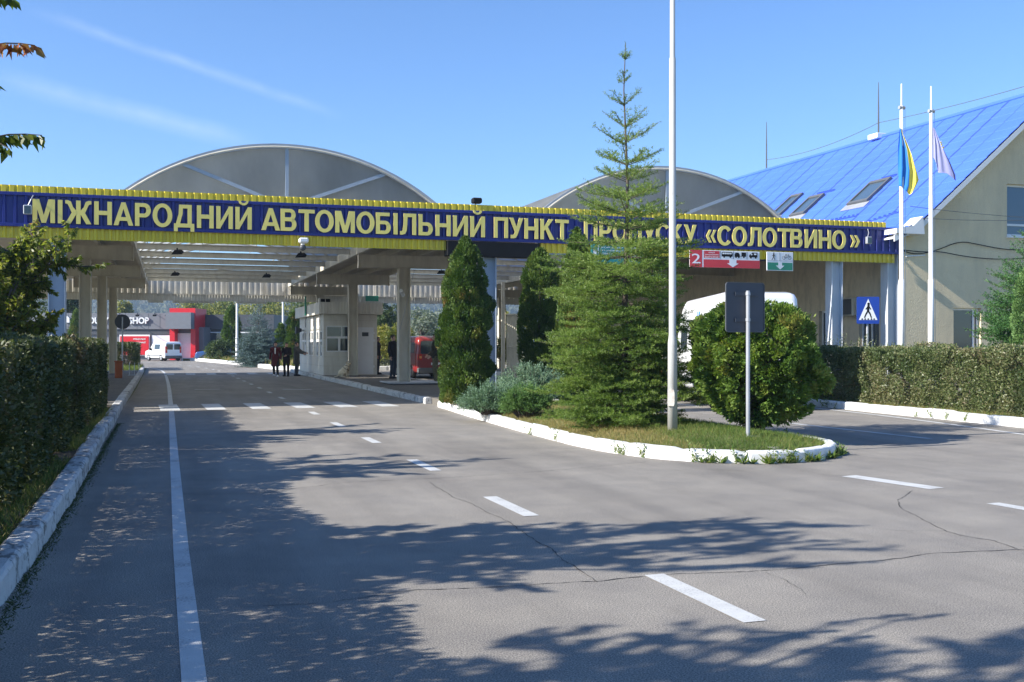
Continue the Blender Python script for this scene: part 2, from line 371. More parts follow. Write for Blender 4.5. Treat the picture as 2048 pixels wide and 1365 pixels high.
# ================================================================== ground, road, kerbs
def sheet(name, poly, z, mat, kind='structure', parent=None, thick=0):
    mb = MB()
    if thick: mb.prism(poly, lambda a, b, d: (a, b, d), z - thick, z)
    else: mb.add([(x, y, z) for x, y in poly], [tuple(range(len(poly)))])
    o = mb.build(name, mat, parent)
    return tag(o, kind=kind) if kind else o
sheet('ground', [(-2500, -400), (2500, -400), (2500, 2500), (-2500, 2500)], -.02, M['turf'])
sheet('road', [(-1.05, -30), (60, -30), (60, 62), (60, 135), (-60, 135), (-60, 73), (-1.3, 73), (-1.05, 40)], 0, M['asphalt'])
def resample(pts, step):
    out = [Vector(pts[0])]
    for a, b in zip(pts, pts[1:]):
        a, b = Vector(a), Vector(b); n = max(1, round((b - a).length / step))
        out += [a + (b - a) * (i + 1) / n for i in range(n)]
    return out
def smoothline(pts, it=2):
    pts = [Vector(p) for p in pts]
    for _ in range(it):
        q = [pts[0]]
        for a, b in zip(pts, pts[1:]): q += [a * .75 + b * .25, a * .25 + b * .75]
        pts = q + [pts[-1]]
    return pts
def kerb(pts, mat, wd=.17, h=.17, side=1, jit=.012, stone=1.0, name='kerb'):
    P = resample(pts, .125); mb = MB(); vs, fs = [], []; L = 0; prof = [(0, -.02), (.0, h - .035), (.012, h - .012), (.035, h), (wd - .03, h + .003), (wd, h - .02), (wd, -.02)]
    off = 0; tilt = 0
    for i, p in enumerate(P):
        d = (P[min(i + 1, len(P) - 1)] - P[max(i - 1, 0)]).normalized(); nn = Vector((-d.y, d.x)) * side
        if i % round(stone / .125) == 0: off = random.uniform(-jit, jit); tilt = random.uniform(-jit, jit); joint = .02
        else: joint = 0
        for j, (a, z) in enumerate(prof):
            zz = z + (tilt if z > .05 else 0) - (joint if z > .05 else 0) + (random.uniform(-.002, .002) if z > .05 else 0)
            q = p + nn * (a + off + (joint if j < 3 else 0) + random.uniform(-.002, .002)); vs.append((q.x, q.y, zz))
    n = len(prof)
    for i in range(len(P) - 1):
        for j in range(n - 1): fs.append((i * n + j, i * n + j + 1, (i + 1) * n + j + 1, (i + 1) * n + j))
    fs += [tuple(range(n)), tuple(range((len(P) - 1) * n, len(P) * n))]
    mb.add(vs, fs); return tag(mb.build(name, mat), kind='structure')
KL = [(-.95, -3), (-.95, 7), (-.92, 10), (-.92, 13), (-.97, 17), (-1.02, 24), (-1.15, 45), (-1.3, 65), (-1.45, 72), (-2.6, 74), (-9, 74.5)]
kerb(KL, M['kerbworn'], .2, .19, 1, .01)
# island between the lanes
ISL_L = [(6.55, 60), (6.55, 44), (6.55, 33), (6.52, 26.15), (6.3, 22.5), (6.12, 19), (6.04, 15.6), (6.18, 14.0), (6.6, 12.85), (7.3, 12.3), (8.1, 12.2), (8.9, 12.6), (9.42, 13.2), (9.5, 14.2), (9.45, 18), (9.6, 26), (9.8, 44), (9.8, 60)]
isl = smoothline(ISL_L, 2)
gi = [p for p in isl if p.y <= 26.15]; left = [p for p in isl if p.y >= 26.0 and p.x < 8]; right = [p for p in isl if p.y >= 26.0 and p.x > 8]
kerb(gi, M['kerb'], .17, .165, 1); kerb(left, M['kerbworn'], .17, .165, 1); kerb(right, M['kerbworn'], .17, .165, 1)
def mound(name, poly, z0, rise, mat, res=.22, inset=.15):
    xs = [p[0] for p in poly]; ys = [p[1] for p in poly]; gx = np.arange(min(xs), max(xs) + res, res); gy = np.arange(min(ys), max(ys) + res, res)
    P = np.array([(p[0], p[1]) for p in poly])
    def inside(X, Y):
        c = np.zeros(X.shape, bool); j = len(P) - 1
        for i in range(len(P)):
            xi, yi, xj, yj = *P[i], *P[j]
            t = ((yi > Y) != (yj > Y)) & (X < (xj - xi) * (Y - yi) / (yj - yi + 1e-9) + xi); c ^= t; j = i
        return c
    def dist(X, Y):
        D = np.full(X.shape, 1e9)
        for i in range(len(P)):
            a, b = P[i - 1], P[i]; ab = b - a; l = (ab ** 2).sum() + 1e-9
            t = np.clip(((X - a[0]) * ab[0] + (Y - a[1]) * ab[1]) / l, 0, 1)
            D = np.minimum(D, np.hypot(X - a[0] - t * ab[0], Y - a[1] - t * ab[1]))
        return D
    def h(X, Y): return z0 + rise * np.clip(dist(X, Y) / 1.1, 0, 1) ** .8 + .012 * np.sin(X * 3.1 + Y * 1.7) * np.sin(Y * 2.3 - X)
    X, Y = np.meshgrid(gx, gy, indexing='ij'); ins = inside(X, Y); Z = h(X, Y)
    idx = -np.ones(X.shape, int); vs = []; fs = []
    for i in range(X.shape[0]):
        for j in range(X.shape[1]):
            idx[i, j] = len(vs); vs.append((X[i, j], Y[i, j], Z[i, j]))
    for i in range(X.shape[0] - 1):
        for j in range(X.shape[1] - 1):
            if ins[i, j] or ins[i + 1, j] or ins[i, j + 1] or ins[i + 1, j + 1]: fs.append((idx[i, j], idx[i + 1, j], idx[i + 1, j + 1], idx[i, j + 1]))
    # keep border vertices inside the outline by pulling them towards the middle of the plot
    c = P.mean(0)
    used = {k for f in fs for k in f}; remap = {k: q for q, k in enumerate(sorted(used))}; out = []
    for k in sorted(used):
        x, y, z = vs[k]
        if not inside(np.array([x]), np.array([y]))[0]:
            best, bd = None, 1e9
            for i in range(len(P)):
                a, b = P[i - 1], P[i]; ab = b - a; t = min(1, max(0, ((x - a[0]) * ab[0] + (y - a[1]) * ab[1]) / ((ab ** 2).sum() + 1e-9))); q = a + ab * t; dd = np.hypot(*(q - (x, y)))
                if dd < bd: best, bd = q, dd
            x, y = best; z = z0 - .01
        out.append((x, y, z))
    mb = MB(); mb.add(out, [tuple(remap[k] for k in f) for f in fs]); o = mb.build(name, mat, smooth=True); tag(o, kind='structure')
    return inside, h, dist
gpoly = []
for i, p in enumerate(gi):
    d = (gi[min(i + 1, len(gi) - 1)] - gi[max(i - 1, 0)]).normalized(); gpoly.append((p.x - d.y * .15, p.y + d.x * .15))
isl_in, isl_h, isl_d = mound('island_turf', gpoly, .14, .13, M['turf'])
def ih(x, y): return float(isl_h(np.array([x]), np.array([y]))[0])
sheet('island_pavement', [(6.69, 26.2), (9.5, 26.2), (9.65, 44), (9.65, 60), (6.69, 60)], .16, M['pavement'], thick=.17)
# footpath and verges
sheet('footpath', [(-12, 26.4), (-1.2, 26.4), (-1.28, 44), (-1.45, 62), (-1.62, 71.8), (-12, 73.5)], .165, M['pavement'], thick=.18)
sheet('verge', [(-14, -6), (-1.13, -6), (-1.13, 8), (-1.1, 13), (-1.15, 17), (-1.2, 26.4), (-14, 26.4)], .14, M['soil'], thick=.15)
KR = [(15.1, 2), (15.25, 13), (15.6, 18.4), (15.65, 21), (15.75, 24.5), (15.9, 30), (15.9, 60)]
kerb(KR, M['kerb'], .2, .185, -1)
sheet('verge', [(15.28, 2), (15.43, 13), (15.78, 18.4), (15.83, 21), (15.93, 25.3), (40, 25.3), (40, 2)], .15, M['turf'], thick=.16)
sheet('footpath', [(15.93, 25.3), (16.08, 30), (16.08, 60), (22, 60), (22, 25.3)], .16, M['pavement'], thick=.17)
# far planting beds behind the checkpoint
FB = [(-.0, 104.5), (1.6, 104.2), (2.4, 102.5), (3.2, 96), (5.2, 82), (5.95, 70), (6.6, 64.5), (8.2, 63), (12, 62.5), (30, 61.5), (45, 60)]
kerb(smoothline(FB, 1)[2:], M['kerb'], .22, .26, 1, .02)
sheet('far_verge', [(1.2, 104.4), (2.6, 102.5), (3.4, 96), (5.4, 82), (6.15, 70), (6.8, 64.8), (8.3, 63.3), (12, 62.8), (30, 61.8), (45, 60.3), (90, 90), (90, 150), (15, 125), (12, 104.5)], .2, M['turf'], thick=.21)
# markings
def strip(name, pts, wd, z=.004, mat=None):
    P = [Vector(p) for p in pts]; vs, fs = [], []
    for i, p in enumerate(P):
        d = (P[min(i + 1, len(P) - 1)] - P[max(i - 1, 0)]).normalized(); nn = Vector((-d.y, d.x)) * wd / 2
        vs += [(p.x + nn.x, p.y + nn.y, z), (p.x - nn.x, p.y - nn.y, z)]
    fs = [(2 * i, 2 * i + 1, 2 * i + 3, 2 * i + 2) for i in range(len(P) - 1)]
    return MB().add(vs, fs)
mk = MB(); mk.__dict__.update(strip('', [(.14, 1), (.12, 5.2), (.1, 8.5), (.09, 16.6), (.09, 26.3)], .115).__dict__)
def join(a, b): a.add(b.v, b.f); return a
join(mk, strip('', smoothline([(.08, 29), (.05, 43), (-.12, 60), (-.4, 68), (-1.3, 76), (-4, 82)], 2), .12))
tag(mk.build('edge_line', M['line']), kind='structure')
mk = MB()
for (y0, y1) in ((5.3, 6.6), (9.2, 10.5), (12.85, 14.2), (16.75, 17.8), (20.25, 21.4), (23.9, 24.9)): join(mk, strip('', [(3.21, y0), (3.2, y1)], .15))
for k in range(8): join(mk, strip('', [(3.2 - .02 * k, 31 + 3.7 * k), (3.2 - .02 * k, 32.1 + 3.7 * k)], .13))
for k in range(9): a = 63 + 4 * k; join(mk, strip('', [(2.9 - .0035 * (a - 60) ** 2, a), (2.9 - .0035 * (a - 58.6) ** 2, a + 1.4)], .13))
join(mk, strip('', [(8.07, 9.55), (7.83, 10.8)], .24)); join(mk, strip('', [(7.98, 7.0), (7.86, 8.5)], .17)); join(mk, strip('', [(8.0, 4.2), (8.0, 5.5)], .17))
tag(mk.build('lane_dashes', M['line']), kind='structure')
mk = MB()
for k in range(6):
    x = .02 + k * 1.07
    join(mk, strip('', [(x + .05, 26.4), (x - .02, 29.0)], .46))
for k in range(6):
    x = .1 + k * 1.05; join(mk, strip('', [(x, 56.6), (x, 59)], .46))
tag(mk.build('crosswalk', M['line']), kind='structure')
mk = MB()
join(mk, strip('', [(-.3, 54.8), (6.3, 54.8)], .12)); join(mk, strip('', [(3.85, 37.6), (4.75, 36.9)], .22)); join(mk, strip('', [(.9, 38.3), (1.75, 38.3)], .2))
join(mk, strip('', [(11.85, 19), (12.0, 17), (12.2, 14.6)], .12)); join(mk, strip('', smoothline([(15.3, 30), (15.35, 21), (14.5, 15.3), (13.2, 10)], 2), .13))
join(mk, strip('', [(12.9, 24), (12.9, 26)], .13)); join(mk, strip('', [(12.9, 30), (12.9, 33)], .13))
tag(mk.build('stop_line', M['line']), kind='structure')
# cracks in the asphalt
def crackline(pxs, wd, seed):
    rr = random.Random(seed); pts = [Vector(G(*p)) for p in pxs]; q = resample(pts, .05); out = []; o = 0
    for i, p in enumerate(q):
        o = o * .86 + rr.uniform(-.012, .012); d = (q[min(i + 1, len(q) - 1)] - q[max(i - 1, 0)]).normalized(); out.append(p + Vector((-d.y, d.x)) * o)
    P = out; vs, fs = [], []
    for i, p in enumerate(P):
        d = (P[min(i + 1, len(P) - 1)] - P[max(i - 1, 0)]).normalized(); nn = Vector((-d.y, d.x)) * wd / 2 * rr.uniform(.25, 1.3)
        vs += [(p.x + nn.x, p.y + nn.y, .003), (p.x - nn.x, p.y - nn.y, .003)]
    return vs, [(2 * i, 2 * i + 1, 2 * i + 3, 2 * i + 2) for i in range(len(P) - 1)]
mk = MB()
for i, (pl, wd) in enumerate((([(820, 1182), (1000, 1175), (1190, 1165), (1340, 1150), (1520, 1143), (1700, 1128), (1880, 1108), (2045, 1102), (2300, 1096)], .012),
        ([(2045, 1102), (1990, 1083), (1920, 1072), (1890, 1062), (1840, 1040), (1802, 1018), (1800, 1000), (1825, 982)], .010),
        ([(1890, 1062), (1800, 1062), (1720, 1055)], .006), ([(860, 965), (905, 995), (955, 1015), (1005, 1042), (1060, 1075), (1110, 1105), (1150, 1135), (1190, 1165)], .009),
        ([(520, 985), (700, 965), (860, 958), (1000, 949), (1150, 938), (1290, 924)], .010), ([(1530, 1146), (1580, 1170), (1610, 1190)], .005),
        ([(560, 985), (400, 990), (300, 985)], .008), ([(480, 1215), (640, 1205), (820, 1182)], .007), ([(900, 898), (1150, 897)], .01), ([(1700, 915), (1900, 925), (2048, 940)], .008))):
    mk.add(*crackline(pl, wd, i))
tag(mk.build('road_cracks', M['crack']), kind='structure')

# ================================================================== lettering
def glyphs(text, size=1, bold=0., extrude=.02, res=4):
    cu = bpy.data.curves.new('t', 'FONT'); cu.body = text; cu.size = size; cu.extrude = extrude; cu.bevel_depth = bold; cu.bevel_resolution = 0; cu.resolution_u = res
    o = bpy.data.objects.new('t', cu); COL.objects.link(o); dg = bpy.context.evaluated_depsgraph_get(); dg.update()
    me = bpy.data.meshes.new_from_object(o.evaluated_get(dg)); vs = np.array([v.co[:] for v in me.vertices]).reshape(-1, 3); fs = [tuple(p.vertices) for p in me.polygons]
    bpy.data.objects.remove(o); bpy.data.curves.remove(cu); bpy.data.meshes.remove(me); return vs, fs
def textmb(text, x0, x1, z0, z1, fn, bold=0., extrude=.01):    # a line of text stretched to fill a box; fn(a, b, depth) -> point
    vs, fs = glyphs(text, 1, bold, 1.0, 3); lo, hi = vs.min(0), vs.max(0); mb = MB()
    P = [fn(x0 + (v[0] - lo[0]) / (hi[0] - lo[0]) * (x1 - x0), z0 + (v[1] - lo[1]) / (hi[1] - lo[1]) * (z1 - z0), extrude * (1 if v[2] > 0 else 0)) for v in vs]
    return mb.add(P, fs)

# ================================================================== sign gantry across the lanes
GY = 27.0
def corr(x0, x1, y, z0, z1, per, dep, ridge=.3, back=.006):     # corrugated sheet, ridges toward -y
    n = max(1, round((x1 - x0) / per)); per = (x1 - x0) / n; prof = []
    for i in range(n):
        x = x0 + i * per; e = per * (1 - ridge) / 2
        fl = min(.022, per * ridge * .4); prof += [(x, 0), (x + e, 0), (x + e + fl, -dep), (x + e + per * ridge - fl, -dep), (x + e + per * ridge, 0)]
    prof.append((x1, 0)); m = len(prof); vs, fs = [], []
    for t in (0, back):
        for z in (z0, z1): vs += [(a, y + b + t, z) for a, b in prof]
    for i in range(m - 1):
        fs += [(i, i + 1, m + i + 1, m + i), (2 * m + i, 3 * m + i, 3 * m + i + 1, 2 * m + i + 1), (m + i, m + i + 1, 3 * m + i + 1, 3 * m + i), (i, 2 * m + i, 2 * m + i + 1, i + 1)]
    return MB().add(vs, fs)
gan = thing('sign_gantry', 'long blue and yellow corrugated sign gantry spanning the lanes with cream Cyrillic lettering', 'gantry', (8.2, GY, 0))
X0, X1 = -7.5, 21.4
corr(X0, X1, GY, 4.36, 5.16, .235, .045, .42).build('blue_panel', M['blue'], gan)
corr(X0, 20.9, GY - .03, 5.13, 5.315, .172, .028, .80).build('yellow_cap', M['yellow'], gan)
mb = corr(X0, 7.02, GY + .02, 4.08, 4.37, 0.165, .042, .55); b2 = corr(9.62, X1 - .15, GY + .02, 4.08, 4.37, .165, .042, .55); mb.add(b2.v, b2.f); mb.build('yellow_skirt', M['yellow'], gan)
for z0, z1 in ((5.075, 5.155), (4.345, 4.425)): MB().bbox(X0, X1, GY - .075, GY - .047, z0, z1, .006).build('rail', M['blue'], gan)
MB().box(X0, X1, GY + .03, GY + .38, 4.44, 5.12).build('sign_frame', M['beige'], gan)
bd = MB().bbox(7.03, 9.62, GY - .10, GY + .25, 3.93, 4.335, .012).build('display_board', M['black'], gan); tag(bd, 'black unlit display board')
LZ0, LZ1 = 4.445, 5.0
def _r(x0, x1, z0, z1): return [(x0, z0), (x1, z0), (x1, z1), (x0, z1)]
def _band(o, i): return [[o[k], o[k + 1], i[k + 1], i[k]] for k in range(len(o) - 1)]
def _arc(cx, cz, rx, rz, a0, a1, n=14): return [(cx + rx * math.cos(R(a0 + (a1 - a0) * k / n)), cz + rz * math.sin(R(a0 + (a1 - a0) * k / n))) for k in range(n + 1)]
def _bowl(z0, z1, xm, t, x0=.19):
    r = (z1 - z0) / 2; zc = (z0 + z1) / 2; return _band([(x0, z1)] + _arc(xm, zc, r * .95, r, 90, -90) + [(x0, z0)], [(x0, z1 - t)] + _arc(xm - .02, zc, r * .95 - t * 1.15, r - t, 90, -90) + [(x0, z0 + t)])
S_, T_ = .205, .165
_I = [_r(0, .8, .0, 1)]
GL = {'М': (.98, [_r(0, S_, 0, 1), _r(.98 - S_, .98, 0, 1), [(.06, 1), (.29, 1), (.585, 0), (.395, 0)], [(.92, 1), (.69, 1), (.395, 0), (.585, 0)]]),
 'І': (S_, [_r(0, S_, 0, 1)]), 'Н': (.8, [_r(0, S_, 0, 1), _r(.8 - S_, .8, 0, 1), _r(S_ - .01, .81 - S_, .42, .60)]),
 'Ж': (1.16, [_r(.48, .68, 0, 1)] + [[(x(0), z(1)), (x(.13), z(1.0)), (x(.25), z(.95)), (x(.34), z(.72)), (x(.49), z(.56)), (x(.49), z(.40)), (x(.27), z(.50)), (x(.17), z(.72)), (x(.10), z(.84)), (x(0), z(.86))] for x in (lambda q: q, lambda q: 1.16 - q) for z in (lambda q: q,)] + [[(x(0), 0), (x(.23), 0), (x(.49), .42), (x(.49), .56), (x(.33), .56)] for x in (lambda q: q, lambda q: 1.16 - q)]),
 'А': (.9, [[(0, 0), (.215, 0), (.54, 1), (.355, 1)], [(.9, 0), (.685, 0), (.36, 1), (.545, 1)], [(.2, .2), (.7, .2), (.65, .36), (.25, .36)]]),
 'Р': (.74, [_r(0, S_, 0, 1)] + _bowl(.38, 1, .44, T_)), 'О': (.92, _band(_arc(.46, .5, .46, .52, 0, 360, 30), _arc(.46, .5, .245, .355, 0, 360, 30))),
 'С': (.84, _band(_arc(.46, .5, .46, .52, 38, 322, 26), _arc(.46, .5, .245, .355, 38, 322, 26))),
 'Д': (.96, [_r(.64, .84, .15, 1), _r(.24, .65, .84, 1), [(.09, .16), (.285, .16), (.41, .6), (.425, .85), (.24, .99), (.22, .6)], _r(0, .96, 0, .17), _r(0, .18, -.18, .01), _r(.78, .96, -.18, .01)]),
 'И': (.8, [_r(0, S_, 0, 1), _r(.8 - S_, .8, 0, 1), [(.19, 0), (.19, .30), (.61, 1), (.61, .70)]]),
 'В': (.80, [_r(0, S_, 0, 1)] + _bowl(.46, 1, .47, .155) + _bowl(0, .60, .48, .16)), 'Т': (.78, [_r(0, .78, .835, 1), _r(.288, .492, 0, .84)]),
 'Б': (.78, [_r(0, S_, 0, 1), _r(.19, .7, .84, 1)] + _bowl(0, .62, .46, .16)), 'Ь': (.77, [_r(0, S_, 0, 1)] + _bowl(0, .62, .45, .16)),
 'Л': (.84, [_r(.84 - S_, .84, 0, 1), _r(.19, .65, .84, 1), [(0, 0), (.13, 0), (.27, .05), (.345, .20), (.375, .5), (.39, .85), (.20, 1), (.18, .5), (.14, .22), (.09, .165), (0, .165)]]),
 'П': (.8, [_r(0, S_, 0, 1), _r(.8 - S_, .8, 0, 1), _r(.19, .61, .835, 1)]),
 'У': (.80, [[(0, 1), (.225, 1), (.46, .45), (.37, .22)], [(.575, 1), (.80, 1), (.47, .17), (.38, .04), (.26, 0), (.08, 0), (.08, .165), (.22, .17), (.29, .23)]]),
 'К': (.82, [_r(0, S_, 0, 1), [(.19, .40), (.19, .60), (.50, 1), (.76, 1), (.42, .60)], [(.28, .52), (.42, .63), (.82, 0), (.57, 0)]]),
 '«': (.62, [[(d, .45), (d + .20, .78), (d + .34, .78), (d + .16, .45), (d + .34, .12), (d + .20, .12)] for d in (0, .28)]), '»': (.62, [[(.62 - d, .45), (.42 - d, .78), (.28 - d, .78), (.46 - d, .45), (.28 - d, .12), (.42 - d, .12)] for d in (0, .28)])}
GL['Й'] = (.8, GL['И'][1] + _band(_arc(.4, 1.28, .24, .20, 180, 360), _arc(.4, 1.28, .135, .10, 180, 360)))
def letters(word, xa, xb):
    gap = .125; kern = lambda a, b: gap - (.05 if (a in 'АТУОС' or b in 'АТУОС') else 0) - (.05 if (a in 'АТУ' and b in 'АТУОВДС') else 0)
    gaps = [kern(a, b) for a, b in zip(word, word[1:])] + [0]; sx = (xb - xa) / (sum(GL[c][0] for c in word) + sum(gaps)); x = xa
    for c, gp in zip(word, gaps):
        mb = MB()
        for k, poly in enumerate(GL[c][1]): mb.prism([(x + a * sx, LZ0 + b * (LZ1 - LZ0)) for a, b in poly], lambda a, b, d: (a, d, b), GY - .076, GY - .102 - .0004 * (k % 7))
        if c == 'О' or c == 'С': mb.v = [(p[0], GY - .102 if p[1] < GY - .09 else p[1], p[2]) for p in mb.v]
        mb.build('letter', M['letter'], gan); x += (GL[c][0] + gp) * sx
for wd_, pa, pb in (('МІЖНАРОДНИЙ', 66, 503), ('АВТОМОБІЛЬНИЙ', 522, 968), ('ПУНКТ', 986, 1135), ('ПРОПУСКУ', 1166, 1390), ('«СОЛОТВИНО', 1409, 1688), ('»', 1697, 1716)):
    letters(wd_, aY(pa, 430, GY)[0], aY(pb, 430, GY)[0])
for cx in (-2.5, 8.24, 19.2, 21.2):
    MB().icol(cx, GY + .2, 0.1, 4.45, .38, .34, .022).build('column', M['greysteel' if cx < 18 else 'paint2'], gan)
for (p, z) in (((58, 415), 4.72), ((1727, 482), 4.72)):
    x = aY(p[0], 430, GY)[0]
    o = thing('floodlight', 'small square floodlight on an arm at the %s end of the blue sign' % ('left' if x < 5 else 'right'), 'floodlight', (x, GY - .1, z))
    MB().bbox(x - .09, x + .09, GY - .30, GY - .2, z - .11, z + .11, .015).build('housing', M['galv'], o)
    MB().box(x - .07, x + .07, GY - .308, GY - .301, z - .085, z + .085).build('lens', M['glass'], o)
    MB().tube([(x, GY - .2, z + .1), (x + .06, GY - .17, z + .25), (x + .12, GY - .02, z + .42)], .012, 6).build('arm', M['galv'], o)
x = aY(953, 410, GY)[0]; o = thing('floodlight', 'dark floodlight perched on top of the yellow sign edge', 'floodlight', (x, GY + .05, 5.3))
MB().bbox(x - .13, x + .13, GY - .12, GY + .1, 5.35, 5.5, .03).build('housing', M['black'], o); MB().tube([(x, GY + .1, 5.29), (x, GY + .1, 5.4)], .02, 6).build('bracket', M['galv'], o)
x = aY(604, 480, GY)[0]; o = thing('security_camera', 'white dome security camera hanging from the yellow skirt of the sign', 'camera', (x, GY - .1, 4.1))
MB().bbox(x - .1, x + .13, GY - .3, GY - .05, 4.14, 4.27, .03).build('housing', M['trim'], o); MB().tube([(x, GY - .15, 4.16), (x, GY - .15, 4.06)], .05, 10).build('bracket', M['trim'], o)
MB().ell((x, GY - .15, 4.03), (.085, .085, .085)).build('dome', M['darkgrey'], o, True)
# lane signs hung under the gantry
def board(name, label, p0, p1, q0, q1, mat, cat='lane sign'):
    xa, _, z1 = aY(p0, q0, GY - .1); xb, _, z0 = aY(p1, q1, GY - .1)
    o = thing(name, label, cat, ((xa + xb) / 2, GY - .12, z0)); MB().bbox(xa, xb, GY - .14, GY - .115, z0, z1, .008).build('sign_plate', mat, o)
    f = lambda a, b, d: (xa + a * (xb - xa), GY - .1415 - d, z0 + b * (z1 - z0))
    def rect(nm, a0, a1, b0, b1, m, d=.002, k=0):
        MB().prism([(a0, b0), (a1, b0), (a1, b1), (a0, b1)], f, k, k + d).build(nm, m, o)
    def text(s, a0, a1, b0, b1, m, k=.0025): v = textmb(s, a0, a1, b0, b1, lambda a, b, d: f(a, b, d * .2 + k)); v.build('lettering', m, o)
    def poly(nm, pts, m, k=.0025): MB().prism(pts, f, k, k + .002).build(nm, m, o)
    def multi(nm, shapes, m, k=.0025):
        mb = MB()
        for s in shapes: mb.prism(s, f, k, k + .002)
        mb.build(nm, m, o)
    return o, rect, text, poly, multi, (xb - xa) / (z1 - z0)
def circ(cx, cy, r, asp, n=14): return [(cx + r / asp * math.cos(2 * math.pi * i / n), cy + r * math.sin(2 * math.pi * i / n)) for i in range(n)]
def ring(cx, cy, r, t, asp, n=16):
    out = []
    for i in range(n):
        a, b = 2 * math.pi * i / n, 2 * math.pi * (i + 1) / n
        out.append([(cx + q / asp * math.cos(k), cy + q * math.sin(k)) for q, k in ((r, a), (r, b), (r - t, b), (r - t, a))])
    return out
def bar(a, b, t, asp):
    dx, dy = (b[0] - a[0]) * asp, b[1] - a[1]; l = math.hypot(dx, dy); nx, ny = -dy / l * t / 2, dx / l * t / 2
    return [(a[0] + nx / asp, a[1] + ny), (b[0] + nx / asp, b[1] + ny), (b[0] - nx / asp, b[1] - ny), (a[0] - nx / asp, a[1] - ny)]
o, rect, text, poly, multi, asp = board('lane_sign', 'red and white lane sign with number two, bus, trailer and camper pictograms', 1378, 1518, 500, 538, M['signwhite'])
rect('red_field', 0, .175, .0, 1, M['signred']); rect('red_field', .195, 1, .0, .47, M['signred']); rect('red_field', .20, .42, .55, .97, M['signred'])
text('2', .03, .15, .22, .78, M['signwhite'])
for i, s in enumerate(('КОРИДОР', 'ДЛЯ ДЕКЛАРУВАННЯ', 'GOODS TO DECLARE')): text(s, .215 + (.05 if i == 0 else 0), .405 - (.05 if i == 0 else 0), .82 - .125 * i, .90 - .125 * i, M['signwhite'])
poly('arrow', [(.56, .47), (.56, .27), (.525, .27), (.61, .04), (.695, .27), (.66, .27), (.66, .47)], M['signwhite'])
for a in (.43, .62, .815): rect('panel_border', a - .003, a + .003, .53, .98, M['signback'])
multi('pictogram', [[(.45, .66), (.605, .66), (.61, .78), (.60, .93), (.455, .93), (.45, .8)], circ(.485, .64, .055, asp), circ(.575, .64, .055, asp)], M['black'])
multi('bus_window', [[(a, .80), (a + .02, .80), (a + .02, .89), (a, .89)] for a in (.462, .489, .516, .543, .57)], M['signwhite'], .005)
multi('pictogram', [[(.635, .66), (.71, .66), (.71, .78), (.69, .91), (.65, .91), (.635, .8)], circ(.655, .64, .05, asp), circ(.695, .64, .05, asp), [(.735, .68), (.80, .68), (.80, .93), (.735, .93)], circ(.768, .65, .05, asp), [(.70, .69), (.74, .69), (.74, .71), (.70, .71)]], M['black'])
multi('pictogram', [[(.845, .66), (.965, .66), (.965, .94), (.885, .94), (.885, .88), (.86, .84), (.845, .76)], circ(.87, .64, .055, asp), circ(.94, .64, .055, asp)], M['black'])
multi('camper_window', [[(.867, .78), (.89, .78), (.89, .85), (.873, .85)], [(.915, .80), (.95, .80), (.95, .89), (.915, .89)]], M['signwhite'], .005)
o, rect, text, poly, multi, asp = board('lane_sign', 'green and white lane sign with walking person and bicycle pictograms', 1532, 1585, 504, 543, M['signwhite'])
rect('green_field', .03, .97, .04, .44, M['signgreen']); poly('arrow', [(.43, .46), (.43, .28), (.34, .28), (.5, .07), (.66, .28), (.57, .28), (.57, .46)], M['signwhite'])
rect('panel_border', .485, .495, .53, .97, M['signback']); rect('panel_border', .03, .97, .525, .535, M['signback'])
multi('pictogram', [circ(.26, .93, .035, asp), bar((.26, .89), (.26, .74), .07, asp), bar((.26, .75), (.31, .57), .03, asp), bar((.26, .75), (.19, .57), .03, asp), bar((.26, .87), (.32, .76), .022, asp), bar((.26, .87), (.20, .77), .022, asp)], M['black'])
multi('pictogram', ring(.64, .70, .10, .015, asp) + ring(.86, .70, .10, .015, asp) + [bar((.64, .70), (.72, .85), .014, asp), bar((.72, .85), (.83, .85), .014, asp), bar((.83, .85), (.75, .70), .014, asp), bar((.75, .70), (.64, .70), .014, asp), bar((.75, .70), (.72, .87), .014, asp), bar((.86, .70), (.82, .90), .014, asp), bar((.82, .90), (.79, .90), .014, asp), bar((.70, .88), (.745, .88), .02, asp)], M['black'])
o, rect, text, poly, multi, asp = board('lane_sign', 'teal lane sign half hidden behind the tall spruce', 1181, 1286, 489, 531, M['signteal'])
rect('divider', .13, .14, .0, 1, M['signwhite']); text('1', .04, .10, .25, .75, M['signwhite'])
for i, s in enumerate(('КОРИДОР', 'БЕЗ ДЕКЛАРУВАННЯ', 'NOTHING TO DECLARE')): text(s, .19, .60, .80 - .15 * i, .89 - .15 * i, M['signwhite'])
poly('arrow', [(.75, .9), (.75, .4), (.68, .4), (.8, .1), (.92, .4), (.85, .4), (.85, .9)], M['signwhite'])

